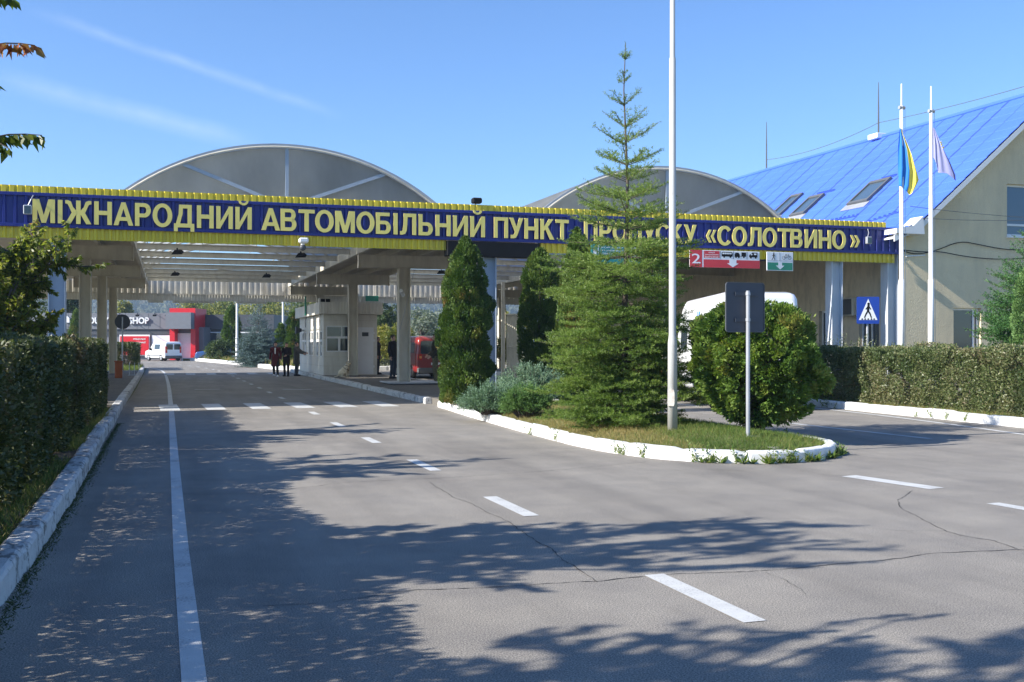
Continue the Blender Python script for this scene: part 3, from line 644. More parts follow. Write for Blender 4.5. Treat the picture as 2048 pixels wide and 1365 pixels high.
# ================================================================== checkpoint canopy behind the gantry
can = thing('checkpoint_canopy', 'open beige steel checkpoint canopy with two arched translucent roofs', 'canopy', (8, 43, 0))
ROWS = (27.6, 37.0, 47.9, 58.7); YB = 59.3
STR = ((-4.25, -1.05), (6.42, 9.72), (16.7, 21.35))
for i, (a, b) in enumerate(STR):
    c = (-2.5, 8.05, 18.6)[i]
    for y in (ROWS if i else (27.6, 36.2, 45.2, 54.2)):
        if y > 30: MB().icol(c, y, .15, 4.3, .42 if i != 0 else .36, .36, .03).build('column', M['beige'], can)
        MB().ibeam((a, y, 4.3), (b, y, 4.3), .46, .2).build('cross_beam', M['beige'], can)
        mb = MB()
        for e in (a, b): mb.box(e - .012 if e == a else e, e if e == a else e + .012, y - .12, y + .12, 4.28, 4.78)
        mb.build('end_plate', M['beige'], can)
    for e in (a, b):
        MB().box(e - .06, e + .06, 27.6, YB, 4.765, 5.07).build('edge_beam', M['beige'], can)
    for k in (1, 2): MB().ibeam((a + (b - a) * k / 3, 27.5, 4.765), (a + (b - a) * k / 3, YB, 4.765), .22, .12).build('purlin', M['beige'], can)
    mb = corr(27.62, YB, 0, 0, 1, .2, .03, .4); vs = [(a + z * (b - a), x, 5.02 + y) for x, y, z in mb.v]; MB().add(vs, mb.f).build('deck', M['beige'], can)
# left outer bay
MB().ibeam((-12, 27.6, 4.3), (-4.3, 27.6, 4.3), .46, .2).build('cross_beam', M['beige'], can)
mb = MB()
for z, b in ((4.35, 0), (5.0, 0)): mb.tube([(-10, 31, 4.1 + b), (-4.3, 31, 5.0)], .06, 6)
mb.build('brace', M['beige'], can)
MB().box(-12, -4.32, 27.6, YB, 5.0, 5.06).build('deck', M['beige'], can)
# arched roofs over the lanes
def vault(xa, xb, zs, zp, yb):
    cx = (xa + xb) / 2; hc = (xb - xa) / 2; sg = zp - zs; Rr = (hc * hc + sg * sg) / (2 * sg); zc = zp - Rr; th = math.asin(hc / Rr)
    def P(t, r=Rr): return (cx + r * math.sin(t), zc + r * math.cos(t))
    n = 28; yf = 27.42; ts = [-th + 2 * th * i / n for i in range(n + 1)]
    mb = MB(); ys = list(np.arange(yf, yb + .01, 1.04))
    for j in range(len(ys) - 1):
        for k in range(0, n, 4):
            if random.random() < .05 and j > 3: continue                          # a few panels are missing
            seg = ts[k:k + 5]; g = .012
            vs = [(*(lambda q: (q[0], y, q[1]))(P(t, r)),) for y in (ys[j] + g, ys[j + 1] - g) for r in (Rr, Rr + .012) for t in seg]
            m = 5; fs = []
            for i in range(m - 1):
                fs += [(i, i + 1, 2 * m + i + 1, 2 * m + i), (m + i, 3 * m + i, 3 * m + i + 1, m + i + 1), (i, m + i, m + i + 1, i + 1), (2 * m + i, 2 * m + i + 1, 3 * m + i + 1, 3 * m + i)]
            fs += [(0, 2 * m, 3 * m, m), (m - 1, 2 * m - 1, 4 * m - 1, 3 * m - 1)]; mb.add(vs, fs)
    v = mb.build('arched_roof', M['poly'], can)
    mb = MB()
    for y in ys[::2]: mb.tube([(P(t, Rr - .05)[0], y, P(t, Rr - .05)[1]) for t in ts], .035, 6)
    for t in ts[2:-2:4]: mb.tube([(P(t, Rr - .05)[0], yf, P(t, Rr - .05)[1]), (P(t, Rr - .05)[0], yb, P(t, Rr - .05)[1])], .022, 6)
    mb.build('rib', M['beige'], v)
    poly = [(P(t, Rr - .06)[0], P(t, Rr - .06)[1]) for t in ts]
    MB().prism(poly, lambda a, b, d: (a, d, b), yf + .10, yf + .115).build('end_glazing', M['poly'], v)
    mb = MB()                                                                      # rim and struts of the end wall
    vs = []; fs = []
    for t in ts:
        for r, yy in ((Rr + .03, yf - .02), (Rr - .09, yf - .02), (Rr - .09, yf + .06), (Rr + .03, yf + .06)): q = P(t, r); vs.append((q[0], yy, q[1]))
    for i in range(n):
        for k in range(4): fs.append((4 * i + k, 4 * i + (k + 1) % 4, 4 * i + 4 + (k + 1) % 4, 4 * i + 4 + k))
    MB().add(vs, fs).build('rim', M['galv'], v)
    for t in (0, -.58 * th * 1.0, .58 * th):
        q = P(t, Rr - .08); b = (cx + (0 if t == 0 else .06 * (1 if t > 0 else -1)), zs + .02); d = Vector((q[0] - b[0], 0, q[1] - b[1])).normalized(); u = Vector((-d.z, 0, d.x)) * .045
        B_, Q_ = Vector((b[0], yf + .02, b[1])), Vector((q[0], yf + .02, q[1])); vs = [p + s * u + Vector((0, dy, 0)) for p in (B_, Q_) for s in (-1, 1) for dy in (0, .05)]
        MB().add(vs, [(0, 1, 3, 2), (4, 6, 7, 5), (0, 4, 5, 1), (2, 3, 7, 6), (0, 2, 6, 4), (1, 5, 7, 3)]).build('strut', M['greysteel'], v)
vault(-1.28, 7.12, 5.13, 6.70, 58.4); vault(9.72, 17.75, 5.16, 6.70, 58.4)
for (xa, xb) in ((-1.0, 6.36), (9.78, 16.64)):
    for k in range(10):
        y = 28.9 + 3.2 * k; MB().ibeam((xa, y, 4.88), (xb, y, 4.88), .2, .13, .014).build('purlin', M['beige'], can)
mb = corr(-12, 21.0, YB + .1, 4.30, 5.04, .3, .010, .5); mb.build('back_fascia', M['cladding'], can)
mb = corr(-12, 21.0, YB + .05, 3.92, 4.27, .15, .008, .5); mb.build('back_skirt', M['cladding'], can)
mb = MB()
for x in np.arange(-1, 21, 2.05): mb.box(x - .03, x + .03, YB - .03, YB + .03, 4.27, 5.06)
mb.box(-12, 21, YB - .05, YB + .02, 4.255, 4.30); mb.build('fascia_frame', M['beige'], can)
for (pa, pb, q0, q1) in ((296, 327, 593, 606), (345, 430, 594, 607), (472, 534, 598, 608)):
    xa, _, z1 = aY(pa, q0, YB + .25); xb, _, z0 = aY(pb, q1, YB + .25); MB().bbox(xa, xb, YB + .18, YB + .3, z0, z1 + .05, .01).build('back_sign', M['cladding'], can)
xa, _, z1 = aY(731, 592, YB - .4); xb, _, z0 = aY(757, 603, YB - .4)
o = thing('direction_sign', 'small green sign hanging under the back edge of the canopy', 'sign', ((xa + xb) / 2, YB - .4, z0)); MB().bbox(xa, xb, YB - .44, YB - .4, z0, z1, .01).build('sign_plate', M['signgreen'], o)
MB().tube([(xa + .1, YB - .42, z1), (xa + .1, YB - .42, 4.3)], .012, 6).build('hanger', M['galv'], o); MB().tube([(xb - .1, YB - .42, z1), (xb - .1, YB - .42, 4.3)], .012, 6).build('hanger', M['galv'], o)
# ceiling lamps
first = None
for i, (x, y) in enumerate(((.35, 29.9), (.35, 38), (.35, 50), (4.1, 29.5), (4.55, 38), (4.4, 50), (11.2, 36), (11.5, 45))):
    o = thing('ceiling_lamp', 'dark wedge-shaped lamp hanging below the canopy purlins', 'lamp', (0, 0, 0), 'dark lamps under the canopy ceiling') if first is None else copy_tree(first)
    if first is None:
        first = o; MB().hull([(-.2, -.12, 0), (.2, -.12, 0), (-.16, .12, .02), (.16, .12, .02), (-.1, -.06, .13), (.1, -.06, .13), (.1, .08, .11), (-.1, .08, .11)]).build('housing', M['black'], o); MB().box(-.02, .02, -.02, .02, .12, .19).build('bracket', M['black'], o)
        MB().box(-.17, .17, -.09, .09, -.008, -.001).build('lens', M['darkgrey'], o)
    o.location = (x, y, 4.72); o.rotation_euler = (R(24), 0, R(-30))
# small fittings on the canopy
p = aY(806, 588, 36.7); o = thing('security_camera', 'white bullet security camera on the nearest island column', 'camera', p)
MB().tube([(p[0] - .12, 36.5, p[2] + .1), (p[0] + .02, 36.75, p[2] - .05)], .07, 10).build('housing', M['trim'], o); MB().tube([(p[0], 36.72, p[2]), (7.9, 36.9, p[2])], .02, 6).build('bracket', M['galv'], o)
pts = [aY(829, 540, 36.6), aY(815, 600, 36.65), aY(800, 660, 36.7)]; tag(MB().tube(pts, .01, 5).build('hanging_cable', M['galv']), 'thin pale cable slanting down across the nearest island column', 'cable')
o = thing('base_slab', 'low steel plate lying round the foot of the nearest island column', 'plate', (8.1, 36.9, .16)); MB().bbox(7.35, 9.3, 36.0, 37.9, .2, .25, .01).build('plate', M['galv'], o); MB().box(7.5, 9.2, 36.1, 37.8, .15, .2).build('frame', M['bumper'], o)
# gate leaf and post beside lane two
x0, _, z1 = aX(1013, 628, 16.0); 
o = thing('metal_gate', 'tall beige corrugated metal gate leaf between the columnar conifers', 'gate', (13.9, 48, 0))
pa = aD(1013, 628, 46); pb = aD(1042, 628, 46)
mb = corr(0, 1, 0, .1, pa[2], .12, .02, .4); dx = (pb[0] - pa[0]); dy = pb[1] - pa[1]; MB().add([(pa[0] + v[0] * dx - v[1] * 0, pa[1] + v[0] * dy + v[1], v[2]) for v in mb.v], mb.f).build('leaf_panel', M['beige'], o)
mb = MB()
for z in (.12, 1.45, pa[2] - .05): mb.tube([(pa[0], pa[1] - .03, z), (pb[0], pb[1] - .03, z)], .03, 6)
mb.build('gate_frame', M['beige'], o); pc = aD(1006, 628, 46); MB().box(pc[0] - .07, pc[0] + .07, pc[1] - .07, pc[1] + .07, 0, 4.3).build('post', M['beige'], o)
# ================================================================== office building on the right
WX, WY = 21.5, 26.95; SL = .843; RX, RZ = 27.19, 9.87
ob = thing('office_building', 'beige rendered building with a bright blue tiled gable roof and white trim', 'building', (27.7, 38, 0))
def roofz(x): return RZ - SL * abs(x - RX) if abs(x - RX) < 5.4 else RZ - SL * 5.4 - (abs(x - RX) - 5.4) * .42
def wall_holes(name, axis, c, a0, a1, z0, ztop, holes, mat, parent, thick=.3):
    """wall in plane axis=c (thickness inwards) with rectangular openings; ztop(a) gives the upper edge"""
    As = sorted({a0, a1, *[h for q in holes for h in q[:2]], *([RX] if a0 < RX < a1 and axis == 'y' else [])}); mb = MB()
    fn = (lambda a, z, d: (a, c + d, z)) if axis == 'y' else (lambda a, z, d: (c + d, a, z))
    for a, b in zip(As, As[1:]):
        hs = sorted([q for q in holes if q[0] <= a + 1e-6 and q[1] >= b - 1e-6], key=lambda q: q[2]); z = z0
        for q in hs + [None]:
            if q is None: mb.prism([(a, z), (b, z), (b, ztop(b)), (a, ztop(a))], fn, 0, thick)
            else: mb.prism([(a, z), (b, z), (b, q[2]), (a, q[2])], fn, 0, thick); z = q[3]
    return mb.build(name, mat, parent)
def window(parent, axis, c, a0, a1, z0, z1, split=None, bar=None, gl='glass', dep=.12, fr=.07):
    fn = (lambda a, z, d: (a, c + d, z)) if axis == 'y' else (lambda a, z, d: (c + d, a, z))
    mb = MB(); R_ = lambda p, q, r, s, d0, d1: mb.prism([(p, r), (q, r), (q, s), (p, s)], fn, d0, d1)
    R_(a0, a0 + fr, z0, z1, dep, dep + .07); R_(a1 - fr, a1, z0, z1, dep, dep + .07); R_(a0 + fr, a1 - fr, z0, z0 + fr, dep, dep + .07); R_(a0 + fr, a1 - fr, z1 - fr, z1, dep, dep + .07)
    for s in (split or []): R_(s - fr / 2, s + fr / 2, z0 + fr, z1 - fr, dep, dep + .07)
    if bar: R_(a0 + fr, a1 - fr, bar - fr / 2, bar + fr / 2, dep - .004, dep + .074)
    f = mb.build('window', M['trim'], parent)
    m2 = MB(); m2.prism([(a0 + fr * .6, z0 + fr * .6), (a1 - fr * .6, z0 + fr * .6), (a1 - fr * .6, z1 - fr * .6), (a0 + fr * .6, z1 - fr * .6)], fn, dep + .03, dep + .04); m2.build('pane', M[gl], f)
    m3 = MB(); m3.prism([(a0 - .04, z0 - .06), (a1 + .04, z0 - .06), (a1 + .04, z0 - .002), (a0 - .04, z0 - .002)], fn, -.05, dep); m3.build('sill', M['trim'], f)
    return f
wa = aY(2014, 368, WY); wb = aY(1907, 616, WY); wc = aY(1962, 697, WY)
w1 = (wa[0], wa[0] + 1.5, aY(2014, 472, WY)[2], wa[2]); w2 = (wb[0], wc[0], wc[2] - .15, wb[2])
wall_holes('gable_wall', 'y', WY, WX, 2 * RX - WX, 0, lambda x: roofz(x) - .12, [w1, w2], M['stucco'], ob)
window(ob, 'y', WY, *w1, bar=aY(2014, 449, WY)[2], gl='glassblue'); window(ob, 'y', WY, *w2, split=[w2[0] + (w2[1] - w2[0]) * .82])
def sx(px): return aX(px, 650, WX)[1]
h1 = (sx(1758), sx(1718), .9, 2.45); h2 = (sx(1662), sx(1638), .9, aX(1650, 622, WX)[2])
wall_holes('side_wall', 'x', WX, WY + .3, 57, 0, lambda y: 4.75, [h1, h2], M['wallplain'], ob)
window(ob, 'x', WX, *h1, split=[(h1[0] + h1[1]) / 2]); window(ob, 'x', WX, *h2)
MB().box(2 * RX - WX - .3, 2 * RX - WX, WY + .3, 57, 0, 4.75).build('far_wall', M['wallplain'], ob); MB().box(WX + .3, 2 * RX - WX - .3, 56.7, 57, 0, 4.7).build('rear_wall', M['wallplain'], ob)
MB().prism([(WX - .06, 0), (WX - .002, 0), (WX - .002, .55), (WX - .06, .58)], lambda a, z, d: (a, d, z), WY + .2, 57).build('plinth', M['ochre'], ob)
# tiled roof: profiled sheet, ribs running up the slope
def roofside(sg, y0, y1):
    vs, fs = [], []; ny = int((y1 - y0) / .05); ts = [0]; e = 6.38
    steps = list(np.arange(0, e + .01, .42));
    rows = []
    for i, t in enumerate(steps[:-1]): rows += [(t, .0), (steps[i + 1] - .012, .022)]
    rows.append((e, .0))
    for (t, up) in rows:
        x = RX - sg * t; z = roofz(x)
        for j in range(ny + 1):
            y = y0 + (y1 - y0) * j / ny; rib = .016 * max(0, math.sin(2 * math.pi * y / .21)) ** .6 if math.sin(2 * math.pi * y / .21) > 0 else 0
            sheetlap = .02 if (y - y0) % 1.05 < .05 else 0
            vs.append((x, y, z + rib + up + sheetlap))
    m = ny + 1
    for i in range(len(rows) - 1):
        for j in range(ny): fs.append((i * m + j, i * m + j + 1, (i + 1) * m + j + 1, (i + 1) * m + j))
    r_ = MB().add(vs, fs); r_.m = [1 if (k % ny) % 21 == 0 else 0 for k in range(len(fs))]; return r_
RY0, RY1 = 26.45, 57.4
roofside(1, RY0, RY1).build('roof', [M['roofblue'], M['seam']], ob); MB().add(*(lambda e: ([(RX, RY0, RZ - .02), (RX + 6.4, RY0, roofz(RX + 6.4)), (RX + 6.4, RY1, roofz(RX + 6.4)), (RX, RY1, RZ - .02)], [(0, 1, 2, 3)]))(0)).build('roof', M['roofblue'], ob)
mb = MB()
mb.tube([(RX, RY0, RZ + .02), (RX, RY1, RZ + .02)], .09, 10); mb.build('ridge_cap', M['roofblue'], ob)
xs = [RX - 6.38 + .2 * i for i in range(33)]
for sg, nm in ((1, 'rake_trim'), (-1, 'rake_trim')):
    mb = MB(); pts = [(RX - sg * t, roofz(RX - sg * t)) for t in (0, 2, 4, 5.4, 5.9, 6.38)]; poly = [(x, z - .03) for x, z in pts] + [(x, z - .22) for x, z in reversed(pts)]
    mb.prism(poly, lambda a, z, d: (a, d, z), RY0 + .0, RY0 + .05); mb.build(nm, M['trim'], ob)
    poly = [(x, z - .10) for x, z in pts] + [(x, z - .14) for x, z in reversed(pts)]; mb = MB(); mb.prism(poly, lambda a, z, d: (a, d, z), RY0 + .05, WY - .002); mb.build('soffit', M['trim'], ob)
# boxed eave return at the corner
e0, e1 = aY(1790, 456, RY0), aY(1846, 470, RY0); pk = aY(1843, 432, RY0)
MB().prism([(e0[0], e1[2] + .01), (e1[0], e1[2] + .01), (pk[0], pk[2] - .02), (pk[0] - .35, 5.17), (e0[0], e0[2] - .02)], lambda a, z, d: (a, d, z), RY0 - .08, WY - .003).build('eave_box', M['trim'], ob)
MB().tube([(WX - .32, RY0, 4.93), (WX - .32, RY1, 4.93)], .07, 8).build('gutter', M['trim'], ob)
# skylights, laid on the roof slope
def roofhit(px, py):
    u = (px - 1024) / F; dx, dy, dz = u * CA + SA, -u * SA + CA, (HZ - py) / F
    d = (EYE - RZ + SL * RX) / (SL * dx - dz); return Vector((dx * d, dy * d, EYE + dz * d))
for i, q in enumerate((((1700, 411), (1745, 366), (1783, 361), (1733, 408)), ((1586, 434), (1620, 397), (1651, 392), (1606, 432)), ((1563, 420), (1570, 409), (1592, 405), (1571, 421)))):
    P = [roofhit(*k) for k in q]; c = sum(P, Vector()) / 4; wy = (abs(P[0].y - P[3].y) + abs(P[1].y - P[2].y)) / 4 + .02; lx = abs((P[1].x + P[2].x) - (P[0].x + P[3].x)) / 4
    if i == 2: lx, wy = .55, .42
    sl = math.sqrt(1 + SL * SL); ux = Vector((1 / sl, 0, SL / sl)); uy = Vector((0, 1, 0)); un = Vector((-SL / sl, 0, 1 / sl)); hl = lx * sl
    fn = lambda a, b, d: tuple(c + ux * a + uy * b + un * d)
    mb = MB()
    for (a0, a1, b0, b1) in ((-hl, hl, -wy, -wy + .1), (-hl, hl, wy - .1, wy), (-hl, -hl + .12, -wy + .1, wy - .1), (hl - .16, hl, -wy + .1, wy - .1)): mb.prism([(a0, b0), (a1, b0), (a1, b1), (a0, b1)], fn, .0, .12)
    f = mb.build('skylight', M['bumper'], ob); MB().prism([(-hl + .1, -wy + .08), (hl - .1, -wy + .08), (hl - .1, wy - .08), (-hl + .1, wy - .08)], fn, .06, .075).build('pane', M['glassblue'], f)
    MB().prism([(-hl - .3, -wy - .1), (-hl + .02, -wy - .1), (-hl + .02, wy + .1), (-hl - .3, wy + .1)], fn, .025, .045).build('flashing', M['galv'], f)
# snow guards
for (pa, pb) in (((1720, 452), (1800, 425)), ((1648, 446), (1715, 433)), ((1765, 360), (1792, 353)), ((1636, 390), (1668, 383))):
    a, b = roofhit(*pa), roofhit(*pb); n = 9; mb = MB()
    for k in range(n):
        p = a + (b - a) * k / (n - 1); mb.add([(p.x, p.y - .06, p.z + .01), (p.x, p.y + .08, p.z + .01), (p.x - .02, p.y + .03, p.z + .09), (p.x + .12, p.y, p.z + .1)], [(0, 1, 2), (0, 3, 2), (1, 2, 3), (0, 1, 3)])
    mb.tube([a + Vector((-.02, 0, .02)), b + Vector((-.02, 0, .02))], .02, 5); mb.build('snow_guard', M['seam'], ob)
for (px, y0, y1) in ((1757, 268, 165), (1533, 335, 244)):
    p = aX(px, y0, RX); q = aX(px, y1, RX); o = tag(MB().tube([(RX, p[1], RZ), (RX, p[1], RZ + (q[2] - p[2]) * .55), (RX, p[1], q[2])], [.035, .03, .012], 6).build('lightning_rod', M['bumper'], ob)) 
    if px == 1757: MB().bbox(RX - .3, RX + .3, p[1] - .3, p[1] + .3, RZ - .05, RZ + .16, .02).build('rod_base', M['trim'], ob)
def sag(a, b, s, n=14): a, b = Vector(a), Vector(b); return [a + (b - a) * i / n + Vector((0, 0, -s * 4 * (i / n) * (1 - i / n))) for i in range(n + 1)]
pA, pB = aX(1533, 320, RX), aX(1757, 246, RX); pC = aX(2048, 172, RX)
tag(MB().tube(sag((RX, pA[1], pA[2]), (RX, pB[1], pB[2]), .25), .012, 5).build('overhead_wire', M['bumper']), 'thin wire strung between the two roof lightning rods', 'wire')
tag(MB().tube(sag((RX, pB[1], pB[2]), (RX + .1, 20, pC[2] + .2), .25), .012, 5).build('overhead_wire', M['bumper']), 'thin wire rising from the nearer lightning rod past the ridge to the right', 'wire')
yy = WY - .06
for i, (ks, lb) in enumerate(((((1800, 500), (1830, 510), (1870, 503), (1920, 482), (1960, 490), (2010, 500), (2060, 500)), 'loose black cable looping high across the gable wall'), (((1800, 500), (1850, 505), (1880, 503), (1930, 514), (2000, 520), (2060, 516)), 'lower black cable sagging across the gable wall'))):
    pts = smoothline([Vector(aY(*k, yy - .05 * i)) for k in ks], 2); tag(MB().tube(pts, .014, 5).build('wall_cable', M['black']), lb, 'cable')
for i, (a, b) in enumerate((((1846, 437), (2060, 441)), ((1820, 413), (2060, 436)))):
    tag(MB().tube(sag(aY(*a, RY0 - .1), aY(*b, RY0 - .4), .03), .009, 5).build('wall_cable', M['bumper']), ('straight thin cable from the eave corner along the gable', 'pale thin cable slanting above the eave corner')[i], 'cable')
MB().tube([aY(1812, 513, WY - .03), aY(1850, 511, WY - .03)], .025, 6).build('conduit', M['trim'], ob)
q = aX(1700, 596, WX - .2); q2 = aX(1700, 633, WX - .2); o = thing('air_conditioner', 'old brown air conditioner box fixed on the beige side wall', 'air conditioner', (WX - .2, q[1], q2[2]))
MB().bbox(WX - .38, WX - .03, q[1] - .4, q[1] + .4, q2[2], q[2], .03).build('casing', M['beige'], o); MB().box(WX - .39, WX - .381, q[1] - .32, q[1] + .32, q2[2] + .05, q[2] - .05).build('grille', M['darkgrey'], o)

# ================================================================== flagpoles and lamp post
def pole(name, label, cat, x, y, z0, segs, mat, n=14):
    o = thing(name, label, cat, (x, y, z0)); pts, rs = [], []
    for (za, zb, ra, rb) in segs: pts += [(x, y, za), (x, y, zb)]; rs += [ra, rb]
    MB().tube(pts, rs, n).build('shaft', mat, o, False); return o
def smooth(o):
    o.data.polygons.foreach_set('use_smooth', [len(p.vertices) == 4 for p in o.data.polygons]); return o
FP = []
for (px, lab, top, br) in ((1803, 'white flagpole flying the blue and yellow flag', 168, 212), (1862, 'white flagpole flying the pale lilac flag', 173, 219)):
    d = 29.0; b = aD(px, 690, d); z = lambda y: EYE + (HZ - y) * d / F
    o = pole('flagpole', lab, 'flagpole', b[0], b[1], .15, [(.15, z(560), .085, .078), (z(559), z(392 if px > 1850 else 355), .06, .058), (z(391 if px > 1850 else 354), z(br), .05, .045), (z(br) + .01, z(top), .022, .018)], M['whitesteel'])
    MB().tube([(b[0] - .08, b[1], z(br) - .05), (b[0] + .1, b[1], z(br) - .05)], .05, 8).build('pulley', M['galv'], o)
    MB().tube([(b[0] + .1, b[1] - .02, z(br) - .05), (b[0] + .12, b[1] - .03, 1.5)], .007, 4).build('halyard', M['galv'], o)
    FP.append((b, z))
def flag(name, label, cols, b, d, grid, mats, side):
    """grid: rows of pixel points from hoist to fly; turned into a folded cloth hanging near the pole"""
    rows = len(grid); colsn = len(grid[0]); pts = np.array([[aD(*p, d - .06) for p in r] for r in grid]); sub = 5
    def up(Aa, axis):
        n = Aa.shape[axis]; idx = np.linspace(0, n - 1, (n - 1) * sub + 1); i0 = np.clip(np.floor(idx).astype(int), 0, n - 2); t = idx - i0
        a = np.take(Aa, i0, axis); c = np.take(Aa, i0 + 1, axis); sh = [1] * Aa.ndim; sh[axis] = -1; t = t.reshape(sh); return a * (1 - t) + c * t
    Q = up(up(pts, 0), 1); r, c = Q.shape[:2]
    jj = np.arange(c); ii = np.arange(r)
    wob = (.035 if label.startswith('blue') else .012) * np.sin(jj[None] * 1.25 + ii[:, None] * .12) * np.minimum(1, ii[:, None] / 4 + .3)
    Q[..., 0] += wob * SA; Q[..., 1] += wob * CA
    vs = [tuple(p) for p in Q.reshape(-1, 3)] + [tuple(p + np.array([SA * .006, CA * .006, 0])) for p in Q.reshape(-1, 3)]; fs, mi = [], []; n = r * c
    for i in range(r - 1):
        for j in range(c - 1):
            k = i * c + j; m = mats(j / (c - 1), i / (r - 1))
            fs += [(k, k + 1, k + c + 1, k + c), (n + k, n + k + c, n + k + c + 1, n + k + 1)]; mi += [m, m]
    mb = MB(); mb.add(vs, fs); mb.m = mi; o = mb.build(name, cols, None, True, False); return tag(o, label, 'flag')
flag('flag', 'blue and yellow national flag hanging limp from its white pole', [M['flagblue'], M['flagyellow']], FP[0][0], 29, [[(1800, 255), (1801, 257), (1802, 259), (1803, 262)], [(1797, 295), (1807, 300), (1817, 300), (1825, 314)], [(1797, 335), (1809, 340), (1824, 342), (1836, 348)], [(1799, 372), (1807, 368), (1824, 376), (1839, 360)], [(1802, 373), (1806, 378), (1820, 390), (1828, 382)]], lambda a, b: 0 if a < .50 else 1, 1)
fl = flag('flag', 'pale lilac flag with small yellow stars drooping from its white pole', [M['euflag'], M['eudark']], FP[1][0], 29, [[(1866, 255), (1867, 256), (1868, 257), (1869, 258)], [(1866, 285), (1872, 290), (1879, 288), (1886, 297)], [(1867, 316), (1874, 318), (1886, 320), (1900, 324)], [(1870, 318), (1876, 344), (1890, 345), (1911, 350)], [(1870, 318), (1878, 346), (1894, 347), (1912, 362)]], lambda a, b: 1 if a > .90 else 0, 1)
c = aD(1883, 290, 28.8); mb = MB()
for (dx, dz) in ((0, 0), (.05, -.07), (-.03, .06)): mb.prism([(c[0] + dx + (.045 if k % 2 == 0 else .02) * math.sin(k * math.pi / 5), c[2] + dz + (.045 if k % 2 == 0 else .02) * math.cos(k * math.pi / 5)) for k in range(10)], lambda a, z, d: (a, d, z), c[1] - .02, c[1] - .01)
mb.build('star', M['flagyellow'], fl)
lx, ly = G(1345, 862, .26); z = lambda y: EYE + (HZ - y) * math.hypot(0, lx * SA + ly * CA) / F; zb = ih(lx, ly)
o = pole('lamp_post', 'tall white steel lamp post standing in the grass before the spruce', 'lamp post', lx, ly, zb, [(zb - .05, z(688), .077, .072), (z(687) , z(672), .072, .058), (z(671), z(117), .056, .05), (z(116), 9.4, .041, .036)], M['postpaint'], 20)
for ch in list(bpy.data.objects):
    if ch.name.startswith('shaft'): smooth(ch)
cdir = Vector((-lx, -ly, 0)).normalized(); cu = Vector((cdir.y, -cdir.x, 0)) * -1
pc = Vector((lx, ly, 0)) + cdir * .072 + Vector((-.95, .31, 0)) * .02
mb = MB(); fn = lambda a, b, d: tuple(pc + cu * a + Vector((0, 0, b)) + cdir * d); mb.prism([(-.055, z(812)), (.04, z(812)), (.05, z(806)), (.05, z(786)), (.04, z(780)), (-.055, z(780))], fn, -.01, .02); mb.build('access_hatch', M['rust'], o)
# ================================================================== road signs
bx, by = G(1496, 872, .27); dd = bx * SA + by * CA; z = lambda y: EYE + (HZ - y) * dd / F; zb = ih(bx, by)
o = thing('road_sign', 'large square road sign seen from behind on a grey post before the round bush', 'road sign', (bx, by, zb)); fx = Vector((math.cos(R(6)), math.sin(R(6)), 0)); fy = Vector((-math.sin(R(6)), math.cos(R(6)), 0)); P0 = Vector((bx, by, 0))
fn = lambda a, b, d: tuple(P0 + fx * a + fy * d + Vector((0, 0, b)))
xl, xr = (1450 - 1496) * dd / F * 1.08, (1537 - 1496) * dd / F * 1.1; zt, zl = z(565), z(665); r = .05
def rr(x0, x1, z0, z1, r, n=5): return [(cx + r * math.cos(t), cz + r * math.sin(t)) for (cx, cz, t0) in ((x1 - r, z1 - r, 0), (x0 + r, z1 - r, 90), (x0 + r, z0 + r, 180), (x1 - r, z0 + r, 270)) for t in [R(t0 + 90 * k / n) for k in range(n + 1)]]
MB().prism(rr(xl, xr, zl, zt, r), fn, .045, .052).build('plate', M['signback'], o); mb = MB()
a, b2 = rr(xl, xr, zl, zt, r), rr(xl + .012, xr - .012, zl + .012, zt - .012, r - .01); n = len(a)
for i in range(n): mb.prism([a[i], a[(i + 1) % n], b2[(i + 1) % n], b2[i]], fn, .036, .056)
mb.build('rim', M['bumper'], o)
for y in (588, 640): MB().prism([(-.20, z(y) - .03), (.21, z(y) - .03), (.21, z(y) + .025), (-.20, z(y) + .025)], fn, .025, .045).build('bracket', M['signback'], o); MB().tube([(bx, by, z(y) - .02), (bx, by, z(y) + .02)], .036, 10).build('clamp', M['galv'], o)
MB().tube([(bx, by, zb - .1), (bx, by, z(582))], .029, 12).build('post', M['galv'], o)
# pedestrian crossing sign, facing the road
d = 27.2; p = aD(1736, 621, d); z = lambda y: EYE + (HZ - y) * d / F; s_ = 22.5 * d / F; s2 = 27 * d / F
o = thing('road_sign', 'blue square pedestrian crossing sign with white triangle and walking figure', 'road sign', (p[0], p[1], .15)); fx = Vector((CA, -SA, 0)); fy = Vector((SA, CA, 0)); P1 = Vector((p[0], p[1], z(621))); fn = lambda a, b, dd_: tuple(P1 + fx * a * s_ + Vector((0, 0, b * s2)) - fy * dd_)
MB().prism(rr(-1, 1, -1, 1, .1), fn, -.01, .012).build('plate', M['signblue'], o)
MB().prism([(-.82, -.72), (.82, -.72), (0, .84)], fn, .0125, .015).build('triangle', M['signwhite'], o)
mb = MB(); asp = s_ / s2
for s in ([circ(.03, .47, .10, asp)] + [bar((.03, .38), (-.02, -.08), .17, asp), bar((-.03, -.05), (-.22, -.32), .11, asp), bar((-.22, -.32), (-.33, -.56), .09, asp), bar((0, -.05), (.17, -.28), .11, asp), bar((.17, -.28), (.28, -.56), .09, asp), bar((.04, .30), (.24, .06), .075, asp), bar((0, .30), (-.22, .06), .075, asp)] + [[(a, -.70), (a + .16, -.70), (a + .13, -.60), (a + .05, -.60)] for a in (-.62, -.36, -.08, .2, .44)]): mb.prism(s, fn, .0155, .018)
mb.build('walking_figure', M['black'], o); MB().tube([(p[0] + .05 * SA, p[1] + .05 * CA, .1), (p[0] + .05 * SA, p[1] + .05 * CA, z(600))], .03, 8).build('post', M['galv'], o)
